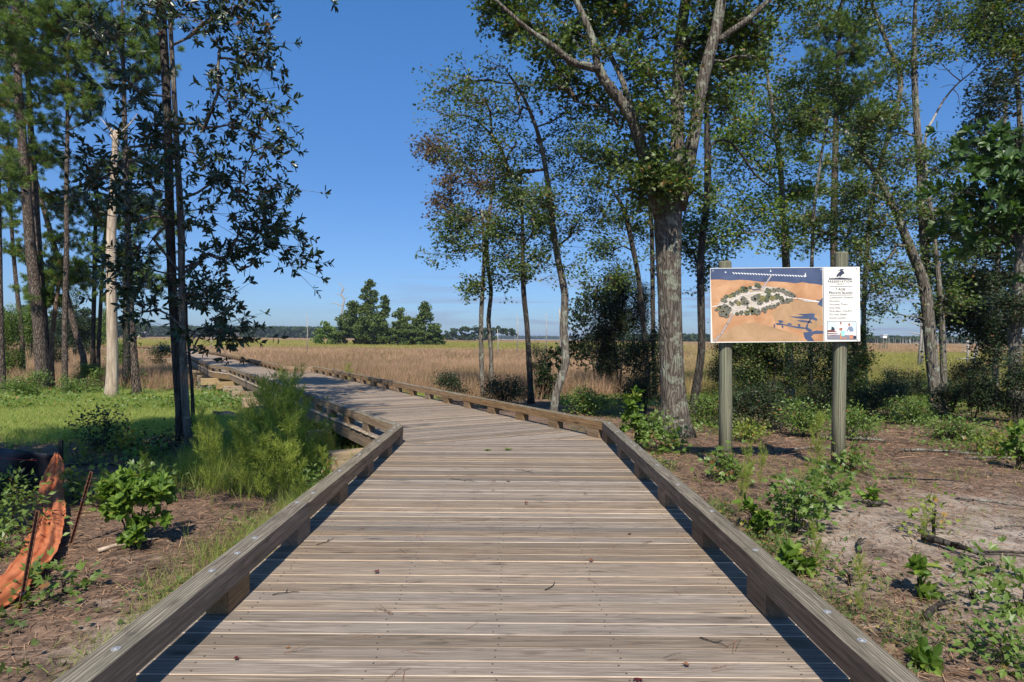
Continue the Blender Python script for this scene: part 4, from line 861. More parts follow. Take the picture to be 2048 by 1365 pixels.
# ------------------------------------------------------------------ shrubs, forbs, fennel
def shrub(name, label, px, py, wpx, hpx, kind='dark', n=40, Y=None, group=None, cat='shrub', stems=5, m=9, size=None, seed=None, leafy=None):
    """a multi-stemmed bush whose foot stands on the ground under photo pixel (px, py)"""
    NT[0] += 1; rg = np.random.RandomState(seed or 500+NT[0]*3)
    b = G(px, py) if Y is None else np.array([*Q(px, py, Y)[:2], 0]); b[2] = float(gz(b[0], b[1])); s = b[1]/F; wd, hg = wpx*s/2, hpx*s
    t = empty(name, b, label, cat, group)
    bl = [((b[0]+rg.uniform(-.85,.85)*wd*(1.1-.5*h_), b[1]+rg.uniform(-.6,.6)*wd, b[2]+hg*h_), (wd*q_, wd*q_, hg*rg.uniform(.10,.24)), q_) for _ in range(14) for h_ in [rg.uniform(.18,.98)] for q_ in [rg.uniform(.16,.5)]]
    spec = {'dark': (L_DARK, 'leaf', .075, T_DIA), 'green': (L_SHRUB, 'leaf', .075, T_DIA), 'laurel': (L_BRIGHT, 'whorl', .105, T_LEAF), 'yellow': (L_YELL, 'leaf', .07, T_LOBED), 'gum': (L_SHRUB, 'leaf', .095, T_LOBED),
            'holly': (L_DARK, 'whorl', .12, T_LEAF), 'big': (L_BRIGHT, 'whorl', .14, T_LEAF), 'oak': (L_OAK, 'leaf', .08, T_LOBED)}[kind]
    sz = size or spec[2]; sz = max(sz, 3.2*s)
    if b[1] > 13: n = max(n, int(4.6*wd*2*hg/(sz*sz*.4)/m*1.0))
    tg = in_blobs(bl, n, rg, .5); tg[:,2] = np.maximum(tg[:,2], b[2]+.05)
    ch=[]
    for k in range(stems):
        a = rg.uniform(0, 6.28); e = rg.uniform(.1,.45)*wd
        ch.append(np.array([[b[0]+.03*math.cos(a), b[1]+.03*math.sin(a), b[2]-.08, .006+.006*hg], [b[0]+e*.5*math.cos(a), b[1]+e*.5*math.sin(a), b[2]+hg*.3, .005+.004*hg], [b[0]+e*math.cos(a), b[1]+e*math.sin(a), b[2]+hg*.6, .003+.002*hg]]))
    sg, dirs = grow(ch, tg, rg, r0=.003, step=.3, sag=.06)
    p0 = np.concatenate([c[:-1,:3] for c in ch]); p1 = np.concatenate([c[1:,:3] for c in ch]); q0 = np.concatenate([c[:-1,3] for c in ch]); q1 = np.concatenate([c[1:,3] for c in ch])
    a_, b_, c_, d_ = join([segs(p0, p1, q0, q1, 5), segs(*sg, 4)])
    link('stems', raw_mesh('stems', a_, b_, c_, {'rnd': d_, 'wc': a_}), [B_DARK if kind != 'red' else B_RED], t, True)
    lv = leaves(spec[1], tg, dirs, rg, m, (.13 if spec[1] == 'leaf' else .06)*max(1, min(sz/.09, 1.6)), sz, spec[3])
    leafobj('leaves', lv, spec[0], t); return t
SH = [ # left
 (265,1092,165,145,'laurel',120,9,'bright glossy bush on the bare ground right of the rusty stake'),
 (240,1010,80,70,'gum',40,9,'pale lobed sapling leaves just behind the bright glossy bush'),
 (205,905,105,85,'dark',80,10,'round dark green bush in the grass left of the magnolia foot'),
 (262,905,80,42,'yellow',40,9,'yellow green low shrub at the magnolia foot'),
 (150,1000,40,60,'yellow',26,8,'small yellow leaved sapling beside the orange fabric top'),
 (22,1070,90,90,'green',50,8,'leafy green thicket left of the orange fabric'),
 (10,1000,80,56,'dark',40,9,'dark creeping bush in front of the black silt fabric'),
 (-8,1120,50,60,'green',22,8,'low green bush under the orange fabric at the left edge'),
 (96,1195,36,26,'gum',8,6,'round leaved vine patch in front of the orange fabric foot'),
 (128,1185,26,40,'gum',7,6,'small seedling with heart shaped leaves right of the orange fabric'),
 (330,905,70,40,'dark',40,9,'dark low bush right of the magnolia foot'),
 (300,925,60,36,'gum',24,8,'pale green seedling clump in front of the magnolia foot'),
 (330,985,44,40,'green',20,8,'small green sapling midway between magnolia and bright bush'),
 (684,905,50,76,'gum',40,9,'leafy weed clump against the outside of the left curb rail bend'),
 (640,1000,80,60,'green',50,9,'green weed clump outside the left curb rail'),
 (697,897,20,46,'gum',14,7,'thin leafy sprout poking up by the left curb corner'),
 # left forest edge
 (20,770,70,140,'green',110,9,'tall sunlit bush at the left edge below the pines'),
 (62,735,60,110,'green',80,9,'green bush between the leftmost pines'),
 (150,725,60,150,'dark',110,9,'dark tall bush between the slender pole pine and leaning trunk'),
 (112,745,50,90,'dark',60,9,'dark bush behind the short bent trunk'),
 (205,700,50,80,'green',60,8,'green bush just left of the dead snag'),
 (245,745,50,60,'green',40,8,'small green bush between the snag and the vine wrapped pine'),
 (185,775,60,50,'gum',40,8,'grey green bush at the foot of the leaning pale trunk'),
 (60,800,110,50,'green',80,8,'low bramble bank under the left pines'),
 (145,795,90,40,'green',50,8,'low bramble right of the slender pole pine foot'),
 (318,745,40,60,'dark',30,8,'dark scrub seen between the magnolia trunk and vine wrapped pine'),
 # right, along the marsh edge
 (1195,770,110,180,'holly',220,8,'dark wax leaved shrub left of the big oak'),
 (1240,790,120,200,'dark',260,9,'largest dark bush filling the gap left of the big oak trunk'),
 (1100,800,60,120,'holly',90,8,'dark holly bush behind the curving oak'),
 (1075,770,44,80,'dark',40,8,'small dark bush right of the straight dark trunk'),
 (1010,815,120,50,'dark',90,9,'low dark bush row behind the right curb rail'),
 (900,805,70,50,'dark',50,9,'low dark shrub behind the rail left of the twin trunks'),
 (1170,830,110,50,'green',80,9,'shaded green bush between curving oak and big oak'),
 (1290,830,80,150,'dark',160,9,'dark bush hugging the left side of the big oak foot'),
 (1272,895,60,110,'big',26,7,'broad leaved bright sapling in front of the big oak foot'),
 (1450,800,90,130,'dark',120,9,'dark bush behind the left sign post'),
 (1540,815,120,160,'oak',170,9,'dense green bush below the sign centre'),
 (1500,860,120,70,'dark',110,9,'shaded low bush right of the left sign post'),
 (1630,830,100,140,'dark',150,9,'dark bush behind the right sign post'),
 (1700,820,80,140,'oak',120,9,'leafy bush right of the right sign post'),
 (1610,875,110,60,'green',90,9,'low green shrub in front of the bush below the sign'),
 (1770,840,100,60,'dark',80,9,'dark low scrub between right post and lichened trees'),
 (1830,850,80,50,'green',60,9,'low green scrub at the left foot of the lichened trees'),
 (1945,840,110,80,'dark',120,9,'dark bank of scrub right of the lichened trees'),
 (1930,790,80,60,'dark',60,9,'black green scrub behind the bank right of the lichened trees'),
 (2030,850,90,110,'dark',130,9,'dark shrub thicket at the right edge behind the clearing'),
 (1800,800,90,50,'dark',60,9,'dark scrub at the marsh edge left of the lichened trees'),
 (1420,850,60,60,'green',50,8,'small green bush between big oak and left sign post'),
 (1700,880,110,50,'green',70,9,'weedy green patch behind the right post foot'),
 (1900,880,120,45,'green',70,9,'weedy patch in front of the lichened trees'),
 (2010,910,90,50,'yellow',60,9,'yellow green low bush near the right edge'),
 (1960,700+130,50,60,'holly',40,8,'dark shrub under the narrow lit trunk'),
 # right foreground
 (1320,905,90,60,'gum',60,9,'yellow green weeds at the outer side of the right curb corner'),
 (1590,1065,80,120,'gum',44,7,'tall leafy weed clump between the two sign posts near the curb'),
 (1660,1020,66,80,'gum',30,7,'leafy weed clump in front of the right sign post'),
 (1530,1080,56,70,'laurel',14,7,'glossy seedling cluster against the right curb rail'),
 (1585,1150,80,70,'big',14,6,'cluster of broad leaved magnolia seedlings by the right curb rail'),
 (1500,1060,40,60,'big',7,6,'single broad leaved seedling just above the right curb rail'),
 (1838,1195,44,70,'big',7,7,'lone upright glossy seedling in the sandy clearing'),
 (1745,1010,30,30,'big',6,7,'tiny seedling in the sand right of the right post'),
 (1865,1070,36,84,'yellow',18,6,'thin yellow leaved sapling standing in the clearing'),
 (1700,1170,50,40,'green',14,6,'small weed clump in the sand beside the right rail'),
 (2010,1330,90,70,'green',36,7,'green bush filling the lower right corner'),
 (2040,1230,50,50,'gum',14,6,'leafy weed at the right edge above the corner bush'),
 (1945,1200,50,36,'green',10,6,'sparse green weed in the clearing near the right edge'),
 (1980,1150,50,40,'gum',8,6,'thin weed with lobed leaves near the right edge'),
 (2035,940,70,90,'big',40,7,'bright broad leaved shrub at the right edge of the clearing'),
 (1700,945,50,50,'gum',30,8,'small green weed at the right side of the right post foot'),
 (1450,960,50,60,'gum',30,8,'weed growing round the foot of the left sign post'),
 (1860,1335,60,36,'laurel',7,6,'low glossy seedlings near the rail in the lower right'),
 (1500,885,60,30,'yellow',22,8,'yellow green seedling patch behind the left post foot'),
]
for (px, py, wd, hg, kd, n, m, lab) in SH:
    if px > 1150 and py < 880 and kd in ('dark', 'holly', 'oak'): wd *= 1.25; hg *= 1.15  # dark bushes enlarged: their leaf colour stands in for deep shade under the trees
    shrub('shrub' if hg > 55 else 'low_shrub', lab, px, py, wd, hg, kd, n, m=m)

def fennel_mesh(seed, n=44, m=15):
    rg = np.random.RandomState(seed); parts=[]; hh = 1.
    ch = [(0,0,-.05)]+[(rg.normal()*.012*k, rg.normal()*.012*k, k*.125) for k in range(1, 9)]
    ch = np.array(ch); parts.append(segs(ch[:-1], ch[1:], np.linspace(.008,.0028,8), np.linspace(.0075,.002,8), 5))
    z = rg.uniform(.12, 1.0, n); a = np.arange(n)*2.4; L = .21*np.sin(np.pi*np.clip((z-.02)*.93, .05, 1))**.7+.04
    px = np.interp(z, ch[:,2], ch[:,0]); py = np.interp(z, ch[:,2], ch[:,1]); p0 = np.stack([px, py, z], 1)
    d = np.stack([np.cos(a), np.sin(a), np.full(n, 1.15)], 1); d /= np.linalg.norm(d, axis=1)[:,None]; p1 = p0+d*L[:,None]
    parts.append(segs(p0, p1, np.full(n,.0022), np.full(n,.001), 3))
    st = np.repeat(p0, m, 0); f = rg.uniform(.15, 1.05, n*m); b = st+np.repeat(d*L[:,None], m, 0)*f[:,None]
    ax = np.repeat(d, m, 0)*.8+rg.normal(size=(n*m,3))*.55+np.array([0,0,.2])
    bl = (np.array([(0,0,0),(.5,.030,.02),(1,0,-.03),(.5,-.030,-.02)]), [[0,3,2,1]])
    parts.append(scatter(bl, b, rotmats(ax, rg.normal(size=(n*m,3)), rg), rg.uniform(.05,.10,n*m), rg.uniform(0,1,n*m)))
    V, ff, sz, r = join(parts); me = raw_mesh('fennel_plume', V, ff, sz, {'rnd': r}); me.materials.append(L_FENNEL); me.polygons.foreach_set('use_smooth', np.zeros(len(me.polygons), bool)); return me
FM = [fennel_mesh(s, 60, 22) for s in (1,2,3,4)]
rf = random.Random(8)
def fennel(px, py, hpx, label, group=None, wide=1.):
    wide *= .78; b = G(px, py); s = b[1]/F; o = bpy.data.objects.new('dog_fennel', rf.choice(FM)); COL.objects.link(o); o.location = (b[0], b[1], float(gz(b[0], b[1])))
    h = hpx*s; o.scale = (h*wide, h*wide, h); o.rotation_euler = (rf.uniform(-.12,.12), rf.uniform(-.12,.12), rf.uniform(0,6.28)); tag(o, label, 'weed', group)
FL = 'feathery green dog fennel plume in the dense patch outside the left curb rail'
for (px, py, h) in [(520,965,190),(545,1000,230),(560,950,180),(580,980,230),(600,960,170),(535,940,150),(620,985,150),(500,1000,150),(640,960,110),(575,1010,170),(600,1015,120),(555,930,140),(650,990,90),(490,950,120),(660,930,80),(530,1015,140),(610,940,130),(585,930,110)]:
    fennel(px, py, h, FL, 'dog fennel patch outside the left rail', 1.15)
for (px, py, h, lab) in [(425,1010,170,'dark stemmed tall fennel standing left of the dense patch'),(400,980,120,'feathery fennel just right of the magnolia foot'),(440,960,120,'fennel plume in the grass left of the dense patch'),
    (390,930,110,'pale fennel clump right behind the magnolia trunk foot'),(290,1000,90,'narrow fennel rising behind the bright glossy bush'),(130,935,60,'soft fennel tuft right of the black stake'),(170,930,50,'small fennel tuft left of the dark round bush'),
    (660,880,80,'thin fennel top in front of the curb rail near the bend'),(1635,990,150,'tall wispy fennel left of the right sign post'),(1490,1000,110,'wispy fennel beside the left sign post foot'),(1520,985,90,'fine fennel between the sign posts'),
    (1640,1160,110,'grey green fennel in front of the sign posts by the rail'),(1720,1240,120,'fennel tuft growing over the right rail'),(1850,1090,70,'small wispy fennel in the clearing'),(1480,1040,100,'fennel clump leaning on the right curb rail'),
    (700,790,60,'slender fennel top behind the left rail of the far bend')]:
    fennel(px, py, h, lab, None, .9 if px < 1400 else .75)

# ------------------------------------------------------------------ grass, straw, ground cover (countless stuff)
T_BLADE = (np.array([(0,.5,0),(0,-.5,0),(.42,-.42,.12),(.42,.42,.12),(.8,.22,.02),(.8,-.22,.02),(1.,0,-.12)]), [[0,1,2,3],[3,2,5,4],[4,5,6]])
def blades(pts, per, h, wdt, rg, lean=.35, spread=.06):
    n = len(pts); k = n*per; p = np.repeat(pts, per, 0)+np.concatenate([rg.normal(size=(k,2))*spread, np.zeros((k,1))], 1)
    ax = np.concatenate([rg.normal(size=(k,2))*lean, np.ones((k,1))], 1); up = np.concatenate([rg.normal(size=(k,2)), np.zeros((k,1))], 1)
    R = rotmats(ax, up, rg); hh = np.repeat(h if np.ndim(h) else np.full(n, h), per)*rg.uniform(.55,1.15,k)
    return scatter(T_BLADE, p, R, np.stack([hh, np.full(k, wdt)*rg.uniform(.7,1.3,k), hh], 1), np.clip(rg.uniform(0,1,k)*.6+np.repeat(rg.uniform(0,.4,n), per), 0, 1))
def region(n, x0, x1, y0, y1, dens, seed):
    rg = np.random.RandomState(seed); x = rg.uniform(x0, x1, n); y = rg.uniform(y0, y1, n); k = rg.uniform(0,1,n) < dens(x, y); x, y = x[k], y[k]
    # keep clear of the boardwalk deck
    L = np.array(Lout); Rr = np.array(Rout); inside = (y < 10.4)&(x > -1.8)&(x < 1.68)
    n2 = x*.866+y*.5; s2 = -x*.5+y*.866; inside |= (s2 > 8)&(n2 > np.interp(s2, [9,30,31,32,60], [3.3,3.3,3.1,2.75,2.7]))&(n2 < np.interp(s2, [8,29,31,60], [6.7,6.9,5.75,5.7]))&(y > 9)&(s2 < 82)
    x, y = x[~inside], y[~inside]; return np.stack([x, y, gz(x, y)-.01], 1), rg
def stuff(name, parts, mat): o = leafobj(name, parts, mat); o['kind'] = 'stuff'; return o
pts, rg = region(70000, -24, -1.9, 11, 30, lambda x, y: grassf(x, y)*(1-.75*np.exp(-((x+6.5)/1.5)**2-((y-13)/2)**2)), 41)
stuff('lawn_grass', [blades(pts, 6, .10+.16*fbm(pts[:,0]*.7, pts[:,1]*.7, 4)+.10*(pts[:,1] > 20), .011, rg, .45)], L_LAWN)
pts, rg = region(26000, -4.2, -1.75, 2.6, 12, lambda x, y: np.exp(-((x+2.3)/.5)**2)*sstep(2.8, 5, y)*np.clip(fbm(x*1.2, y*1.2, 6)*2.2-.55, .05, 1), 42)
stuff('rail_side_grass', [blades(pts, 5, .10+.20*sstep(3, 8, pts[:,1]), .005, rg, .5, .05)], L_GRASS)
pts, rg = region(9000, -5.5, -2.3, 8, 13, lambda x, y: np.clip(fbm(x*1.1, y*1.1, 77)*2.6-1.1, .02, .7)*sstep(8.6, 11, y), 43)
stuff('tall_weed_grass', [blades(pts, 6, .30+.35*fbm(pts[:,0]*.8, pts[:,1]*.8, 14), .008, rg, .3)], L_LUSH)
pts, rg = region(5000, 1.7, 3.2, 2.0, 9.5, lambda x, y: np.exp(-((x-1.95)/.28)**2)*np.clip(fbm(x*1.5, y*1.0, 16)*3-1.25, .02, 1), 44)
stuff('rail_side_grass', [blades(pts, 6, .16, .005, rg, .5, .05)], L_GRASS)
pts, rg = region(30000, 1.5, 26, 9.5, 29, lambda x, y: np.clip(fbm(x*.6, y*.6, 17)*2.3-.95+.4*sstep(18, 26, y), .03, .9), 45)
stuff('sparse_grass', [blades(pts[::2], 4, .12+.22*sstep(17, 26, pts[::2,1]), .009, rg, .6)], L_LUSH)
pts, rg = region(16000, 1.75, 4.2, 2.2, 11, lambda x, y: np.exp(-((x-2.25)/.75)**2)*np.clip(fbm(x*1.3, y*1.3, 83)*3.4-1.7, .0, .8), 82)
k = len(pts); stuff('creeping_weeds', leaves('leaf', pts+np.array([0,0,.07]), np.tile([[0,0,1.]], (k,1)), rg, 4, .07, .045, T_LOBED), L_VINE)
pts2 = pts[::3]; stuff('wispy_grass', [blades(pts2, 5, .14+.22*fbm(pts2[:,0]*2, pts2[:,1]*2, 5), .004, rg, .6, .05)], L_GRASS)
pts, rg = region(3000, 1.9, 12, 2.4, 13, lambda x, y: np.clip(fbm(x*.9, y*.9, 85)*2.6-1.1, 0, .6), 86)
stuff('wispy_grass', [blades(pts, 4, .12, .004, rg, .8, .04)], L_GRASS)
# green ground cover leaves
pts, rg = region(26000, 1.8, 24, 9.0, 30, lambda x, y: np.clip(fbm(x*.55, y*.55, 19)*3.2-1.55+.5*sstep(14, 22, y), 0, .9), 46)
k = len(pts); stuff('ground_cover', leaves('leaf', pts+np.array([0,0,.10]), np.tile([[0,0,1.]], (k,1)), rg, 4, .09, .075, T_LOBED), L_SHRUB)
pts, rg = region(16000, -14, -2.2, 3.0, 14, lambda x, y: np.clip(fbm(x*.8, y*.8, 23)*3.4-1.85+.9*np.exp(-((x+6.2)/1.4)**2), 0, .85), 47)
k = len(pts); stuff('ground_cover', leaves('leaf', pts+np.array([0,0,.07]), np.tile([[0,0,1.]], (k,1)), rg, 4, .08, .06, T_LOBED), L_VINE)
pts, rg = region(16000, -34, -6, 19, 31, lambda x, y: np.clip(fbm(x*.4, y*.4, 24)*3.0-1.3, 0, .9), 48)
k = len(pts); stuff('bramble', leaves('leaf', pts+np.array([0,0,.2]), np.tile([[0,0,1.]], (k,1)), rg, 6, .2, .10, T_LOBED), L_SHRUB)
# pine straw and wood bits
T_STRAW = (np.array([(0,.5,0),(0,-.5,0),(.5,-.5,.04),(.5,.5,.04),(1,.3,0),(1,-.3,0)]), [[0,1,2,3],[3,2,5,4]])
def straw(pts, rg, L0, L1, wd, name, mat=L_STRAW, lift=.012, tilt=.12):
    k = len(pts); th = rg.uniform(0, 6.28, k); bend = rg.normal(size=(k,1))*tilt; ax = np.concatenate([np.cos(th)[:,None], np.sin(th)[:,None], bend], 1)
    p = pts+np.array([0,0,lift])+np.concatenate([np.zeros((k,2)), rg.uniform(0,.02,(k,1))], 1)
    L = rg.uniform(L0, L1, k); R = rotmats(ax, np.tile([[0,0,1.]], (k,1))+rg.normal(size=(k,3))*.3, rg)
    stuff(name, [scatter(T_STRAW, p, R, np.stack([L, np.full(k, wd)*rg.uniform(.6,1.5,k), L], 1), rg.uniform(0,1,k))], mat)
dn = lambda x, y: np.clip(1.25-2.1*sandf(x, y)-.9*grassf(x, y)+(fbm(x*1.3, y*1.3, 51)-.5)*1.6, .03, 1)
pts, rg = region(60000, 1.7, 13, 2.0, 14, dn, 52); straw(pts, rg, .06, .22, .0045, 'pine_straw')
pts, rg = region(30000, -8, -1.9, 2.4, 13, dn, 53); straw(pts, rg, .06, .22, .0045, 'pine_straw')
pts, rg = region(16000, 1.7, 20, 12, 24, dn, 54); straw(pts, rg, .15, .4, .010, 'pine_straw')
pts, rg = region(5000, -10, 14, 2.4, 16, lambda x, y: .4*np.ones_like(x), 55); straw(pts, rg, .03, .09, .02, 'bark_chips', L_STRAW, .01, .2)
pts, rg = region(9000, -8, 13, 2.2, 18, lambda x, y: np.clip(fbm(x*.9, y*.9, 58)*2.2-.6, .05, .9), 57); k = len(pts)
stuff('dead_leaf_litter', leaves('leaf', pts+np.array([0,0,.012]), np.tile([[0,0,1.]], (k,1)), rg, 1, .03, .055, T_DIA), leafmat('brown_litter_leaf', (.13,.075,.045), (.36,.25,.17), .1, .6, .3, (.05,.035,.03), .2))
# sticks and fallen branches lying about, each a thing
rs = random.Random(12)
def stick(px, py, L, r, ang, label, mat=B_DARK, group=None, kinks=4, fork=True):
    b = G(px, py); m = MB(); pts=[]; x, y, a = b[0], b[1], ang
    for k in range(kinks+1):
        pts.append((x, y, float(gz(x, y))+r*.9+(.02 if 0 < k < kinks else 0)+.01)); a += rs.uniform(-.25,.25); x += math.cos(a)*L/kinks; y += math.sin(a)*L/kinks
    m.tube(pts, [r*(1-.6*k/kinks) for k in range(kinks+1)], 7, rough=.12, seed=int(px))
    if fork:
        q = pts[kinks//2]; a2 = ang+rs.choice([-.7,.7]); m.tube([q, (q[0]+math.cos(a2)*L*.2, q[1]+math.sin(a2)*L*.2, q[2]+.04), (q[0]+math.cos(a2+.2)*L*.35, q[1]+math.sin(a2+.2)*L*.35, q[2]+.03)], [r*.55, r*.4, r*.2], 6)
    tag(m.build('fallen_stick', mat, None, True), label, 'stick', group)
for q in [(196,1108,.55,.022,.75,'short grey split stick on the straw in front of the bright bush',B_SNAG),(135,935,1.1,.022,.05,'long dark branch lying behind the orange fabric top',B_DARK),(200,965,.6,.018,.1,'pale root like stick left of the bright bush',B_GREY),
   (1845,1085,.55,.045,-1.0,'short thick charred log lying in the sandy clearing',B_DARK),(1910,1000,1.5,.014,-.35,'long thin grey stick across the clearing toward the right edge',B_GREY),(1950,1110,1.3,.016,-.35,'dark thin branch lying along the right of the clearing',B_DARK),
   (1735,1015,.3,.03,-.4,'small dark chunk of wood near the right post',B_DARK),(1850,1245,.45,.03,.6,'dark stub of wood near the lower right seedlings',B_DARK),(1900,1160,.5,.014,.3,'short pale twig right of the lone seedling',B_GREY),
   (1560,905,1.2,.03,.25,'grey fallen limb behind and between the sign posts',B_GREY),(1640,880,1.3,.05,-.25,'thick fallen limb in shade behind the right post',B_GREY),(1800,905,1.4,.03,-.1,'pale fallen branch before the lichened trees',B_GREY),(1545,860,1.0,.04,.9,'leaning broken branch in the brush below the sign',B_GREY),
   (1930,920,1.6,.025,.12,'thin long stick in front of the dark scrub at right',B_GREY),(1760,960,1.2,.018,-.2,'thin twig right of the right post foot',B_DARK),(1300,930,.5,.02,.2,'small pale stick outside the right curb corner',B_GREY),(1200+520,1110,.4,.02,1.0,'short stick on the bare sand mound',B_DARK),
   (300,880,1.0,.02,.3,'grey twig heap stick at the magnolia foot',B_GREY),(215,890,.8,.02,-.3,'grey twig lying below the round dark bush',B_GREY),(1990,1060,1.0,.012,.2,'thin pale twig at the right edge of the clearing',B_GREY)]:
    stick(*q)
for i in range(16):
    stick(118+rs.uniform(-12,50), 778+rs.uniform(-12,22), rs.uniform(.6,1.6), rs.uniform(.02,.05), rs.uniform(0,3), 'grey stick in the tangled brush pile under the left pines', B_GREY, 'brush pile under the left pines')
# ------------------------------------------------------------------ marsh reeds and cordgrass, instanced tufts
def marsh(name, zones, mat, seed, protos, mask):
    rg = np.random.RandomState(seed); PV=[]; PF=[]; PS=[]; PR=[]; pid=[]; o = 0
    for k, (h, wdt, per, spread, lean) in enumerate(protos):
        b = blades(np.zeros((1,3)), per, np.array([h]), wdt, rg, lean, spread)
        V, ff, sz, r = b; r = np.clip(r*.62+k*.13, 0, 1); PV.append(V); PF.append(ff+o); PS.append(sz); PR.append(r); pid.append(np.full(len(V), k)); o += len(V)
    pts=[]; scl=[]
    for (y0, y1, step, sxy, sz_) in zones:
        n = int(.85*(y1**2-y0**2)*1.15/(step**2)); yy = np.sqrt(rg.uniform(y0**2, y1**2, n)); xx = yy*rg.uniform(-.92, .92, n)
        keep = rg.uniform(0,1,n) < mask(xx, yy); xx, yy = xx[keep], yy[keep]
        L = np.array([(x, y) for x, y in ml]); dmin = np.full(len(xx), 1e9)
        for i in range(1, len(L)-1):
            a, c = L[i], L[i+1]; d = c-a; t = np.clip(((xx-a[0])*d[0]+(yy-a[1])*d[1])/(d@d), 0, 1); dmin = np.minimum(dmin, np.hypot(xx-a[0]-t*d[0], yy-a[1]-t*d[1]))
        keep = dmin > 2.0+.25*sxy; xx, yy = xx[keep], yy[keep]; m_ = len(xx)
        pts.append(np.stack([xx, yy, gz(xx, yy)], 1)); hv = sz_*(.72+.5*fbm(xx*.12, yy*.12, seed))*rg.uniform(.85,1.15,m_); scl.append(np.stack([np.full(m_, sxy), np.full(m_, sxy), hv], 1))
    S = np.concatenate(pts); SC = np.concatenate(scl); V = np.concatenate(PV+[S]); nP = o
    me = raw_mesh(name, V, np.concatenate(PF), np.concatenate(PS), {'rnd': np.concatenate(PR+[np.zeros(len(S))]), 'pid': np.concatenate(pid+[np.full(len(S), -1.)]),
        'tscl': np.concatenate([np.ones((nP,3)), SC]), 'trot': np.concatenate([np.zeros((nP,3)), np.stack([np.zeros(len(S)), np.zeros(len(S)), rg.uniform(0,6.28,len(S))], 1)]),
        'tpick': np.concatenate([np.zeros(nP), np.clip(np.floor((fbm(S[:,0]*.16, S[:,1]*.07, seed+3)*1.9-.45+rg.uniform(-.22,.22,len(S)))*4), 0, 3)])})
    ob = link(name, me, [mat]); ob['kind'] = 'stuff'
    ng = bpy.data.node_groups.new(name, 'GeometryNodeTree'); ng.interface.new_socket('Geometry', in_out='INPUT', socket_type='NodeSocketGeometry'); ng.interface.new_socket('Geometry', in_out='OUTPUT', socket_type='NodeSocketGeometry')
    gi = ng.nodes.new('NodeGroupInput'); go = ng.nodes.new('NodeGroupOutput')
    def A(nm, ty): x = ng.nodes.new('GeometryNodeInputNamedAttribute'); x.data_type = ty; x.inputs[0].default_value = nm; return x.outputs[0]
    def sep_(geo, k):
        c = ng.nodes.new('FunctionNodeCompare'); c.data_type = 'FLOAT'; c.operation = 'EQUAL'; ng.links.new(A('pid', 'FLOAT'), c.inputs[0]); c.inputs[1].default_value = k; c.inputs['Epsilon'].default_value = .1
        s_ = ng.nodes.new('GeometryNodeSeparateGeometry'); s_.domain = 'POINT'; ng.links.new(geo, s_.inputs[0]); ng.links.new(c.outputs[0], s_.inputs[1]); return s_.outputs[0]
    g2i = ng.nodes.new('GeometryNodeGeometryToInstance')
    for k in reversed(range(len(protos))): ng.links.new(sep_(gi.outputs[0], float(k)), g2i.inputs[0])
    iop = ng.nodes.new('GeometryNodeInstanceOnPoints'); ng.links.new(sep_(gi.outputs[0], -1.), iop.inputs['Points']); ng.links.new(g2i.outputs[0], iop.inputs['Instance']); iop.inputs['Pick Instance'].default_value = True
    ng.links.new(A('tpick', 'FLOAT'), iop.inputs['Instance Index']); ng.links.new(A('trot', 'FLOAT_VECTOR'), iop.inputs['Rotation']); ng.links.new(A('tscl', 'FLOAT_VECTOR'), iop.inputs['Scale'])
    ng.links.new(iop.outputs[0], go.inputs[0]); md = ob.modifiers.new('tufts', 'NODES'); md.node_group = ng
    print(name, len(S)); return ob
pr = [(1., .012, 34, .26, .16), (.9, .013, 34, .28, .2), (1.1, .011, 34, .24, .13), (.85, .012, 30, .3, .28)]
ZN = [(25, 62, .42, 1., .95), (62, 140, .95, 2.2, 1.0), (140, 330, 2.3, 5., 1.), (330, 900, 7., 14., 1.)]
marsh('marsh_reeds', ZN, L_REED, 61, pr, lambda x, y: marshness(x, y)*np.clip(1.04-greenness(x, y), .04, 1))
marsh('marsh_cordgrass', [(z[0], z[1], z[2], z[3], z[4]*.85) for z in ZN], L_MARSH, 62, pr, lambda x, y: marshness(x, y)*np.clip(greenness(x, y)+.05, .05, 1))

# ------------------------------------------------------------------ sign
SY = 10.5
sg_ = empty('information_sign', (*Q(1570, 688, SY)[:2], float(gz(Q(1570,688,SY)[0], SY))), 'large rectangular sign with aerial island picture on two round wooden posts', 'sign')
c0 = Q(1570.5, 610, SY); SW, SHH = 2.46, 1.225; TA = math.radians(1.0)
M_PANEL = plain('cream_sign_panel', (.80,.77,.68), .35, .4); M_INK = plain('dark_navy_ink', (.045,.05,.08), .5, .3)
def picmat(name, c1, c2, sc_=3.): 
    m = N(name, .4, .35); g = m.noise(m.pos(), sc_, 5, .6, .6); m.col(m.mix(m.rng(g, .32, .68), c1, c2)); return m.m
P_MARSH = picmat('picture_marsh', (.42,.20,.09), (.60,.34,.18), 3.6); P_OLIVE = picmat('picture_olive_marsh', (.36,.22,.11), (.50,.31,.17), 3.)
P_WATER = picmat('picture_water', (.055,.075,.14), (.085,.11,.19), 4.); P_PATH = picmat('picture_path', (.62,.52,.45), (.78,.70,.64), 25.); P_PALE = picmat('picture_pale_clearing', (.45,.38,.30), (.62,.55,.46), 20.)
P_T1 = picmat('picture_tree_dark', (.045,.06,.035), (.14,.15,.09), 60.); P_T2 = picmat('picture_tree_grey', (.10,.10,.08), (.22,.20,.15), 60.); P_T3 = picmat('picture_tree_olive', (.13,.12,.035), (.28,.24,.09), 60.)
P_DOCK = picmat('picture_dock', (.22,.20,.22), (.36,.33,.35), 40.); P_WHITE = plain('picture_white', (.85,.85,.83), .4); P_SKY = plain('picture_pale_sky', (.62,.74,.80), .4); P_SKIN = plain('picture_skin', (.55,.24,.15), .5)
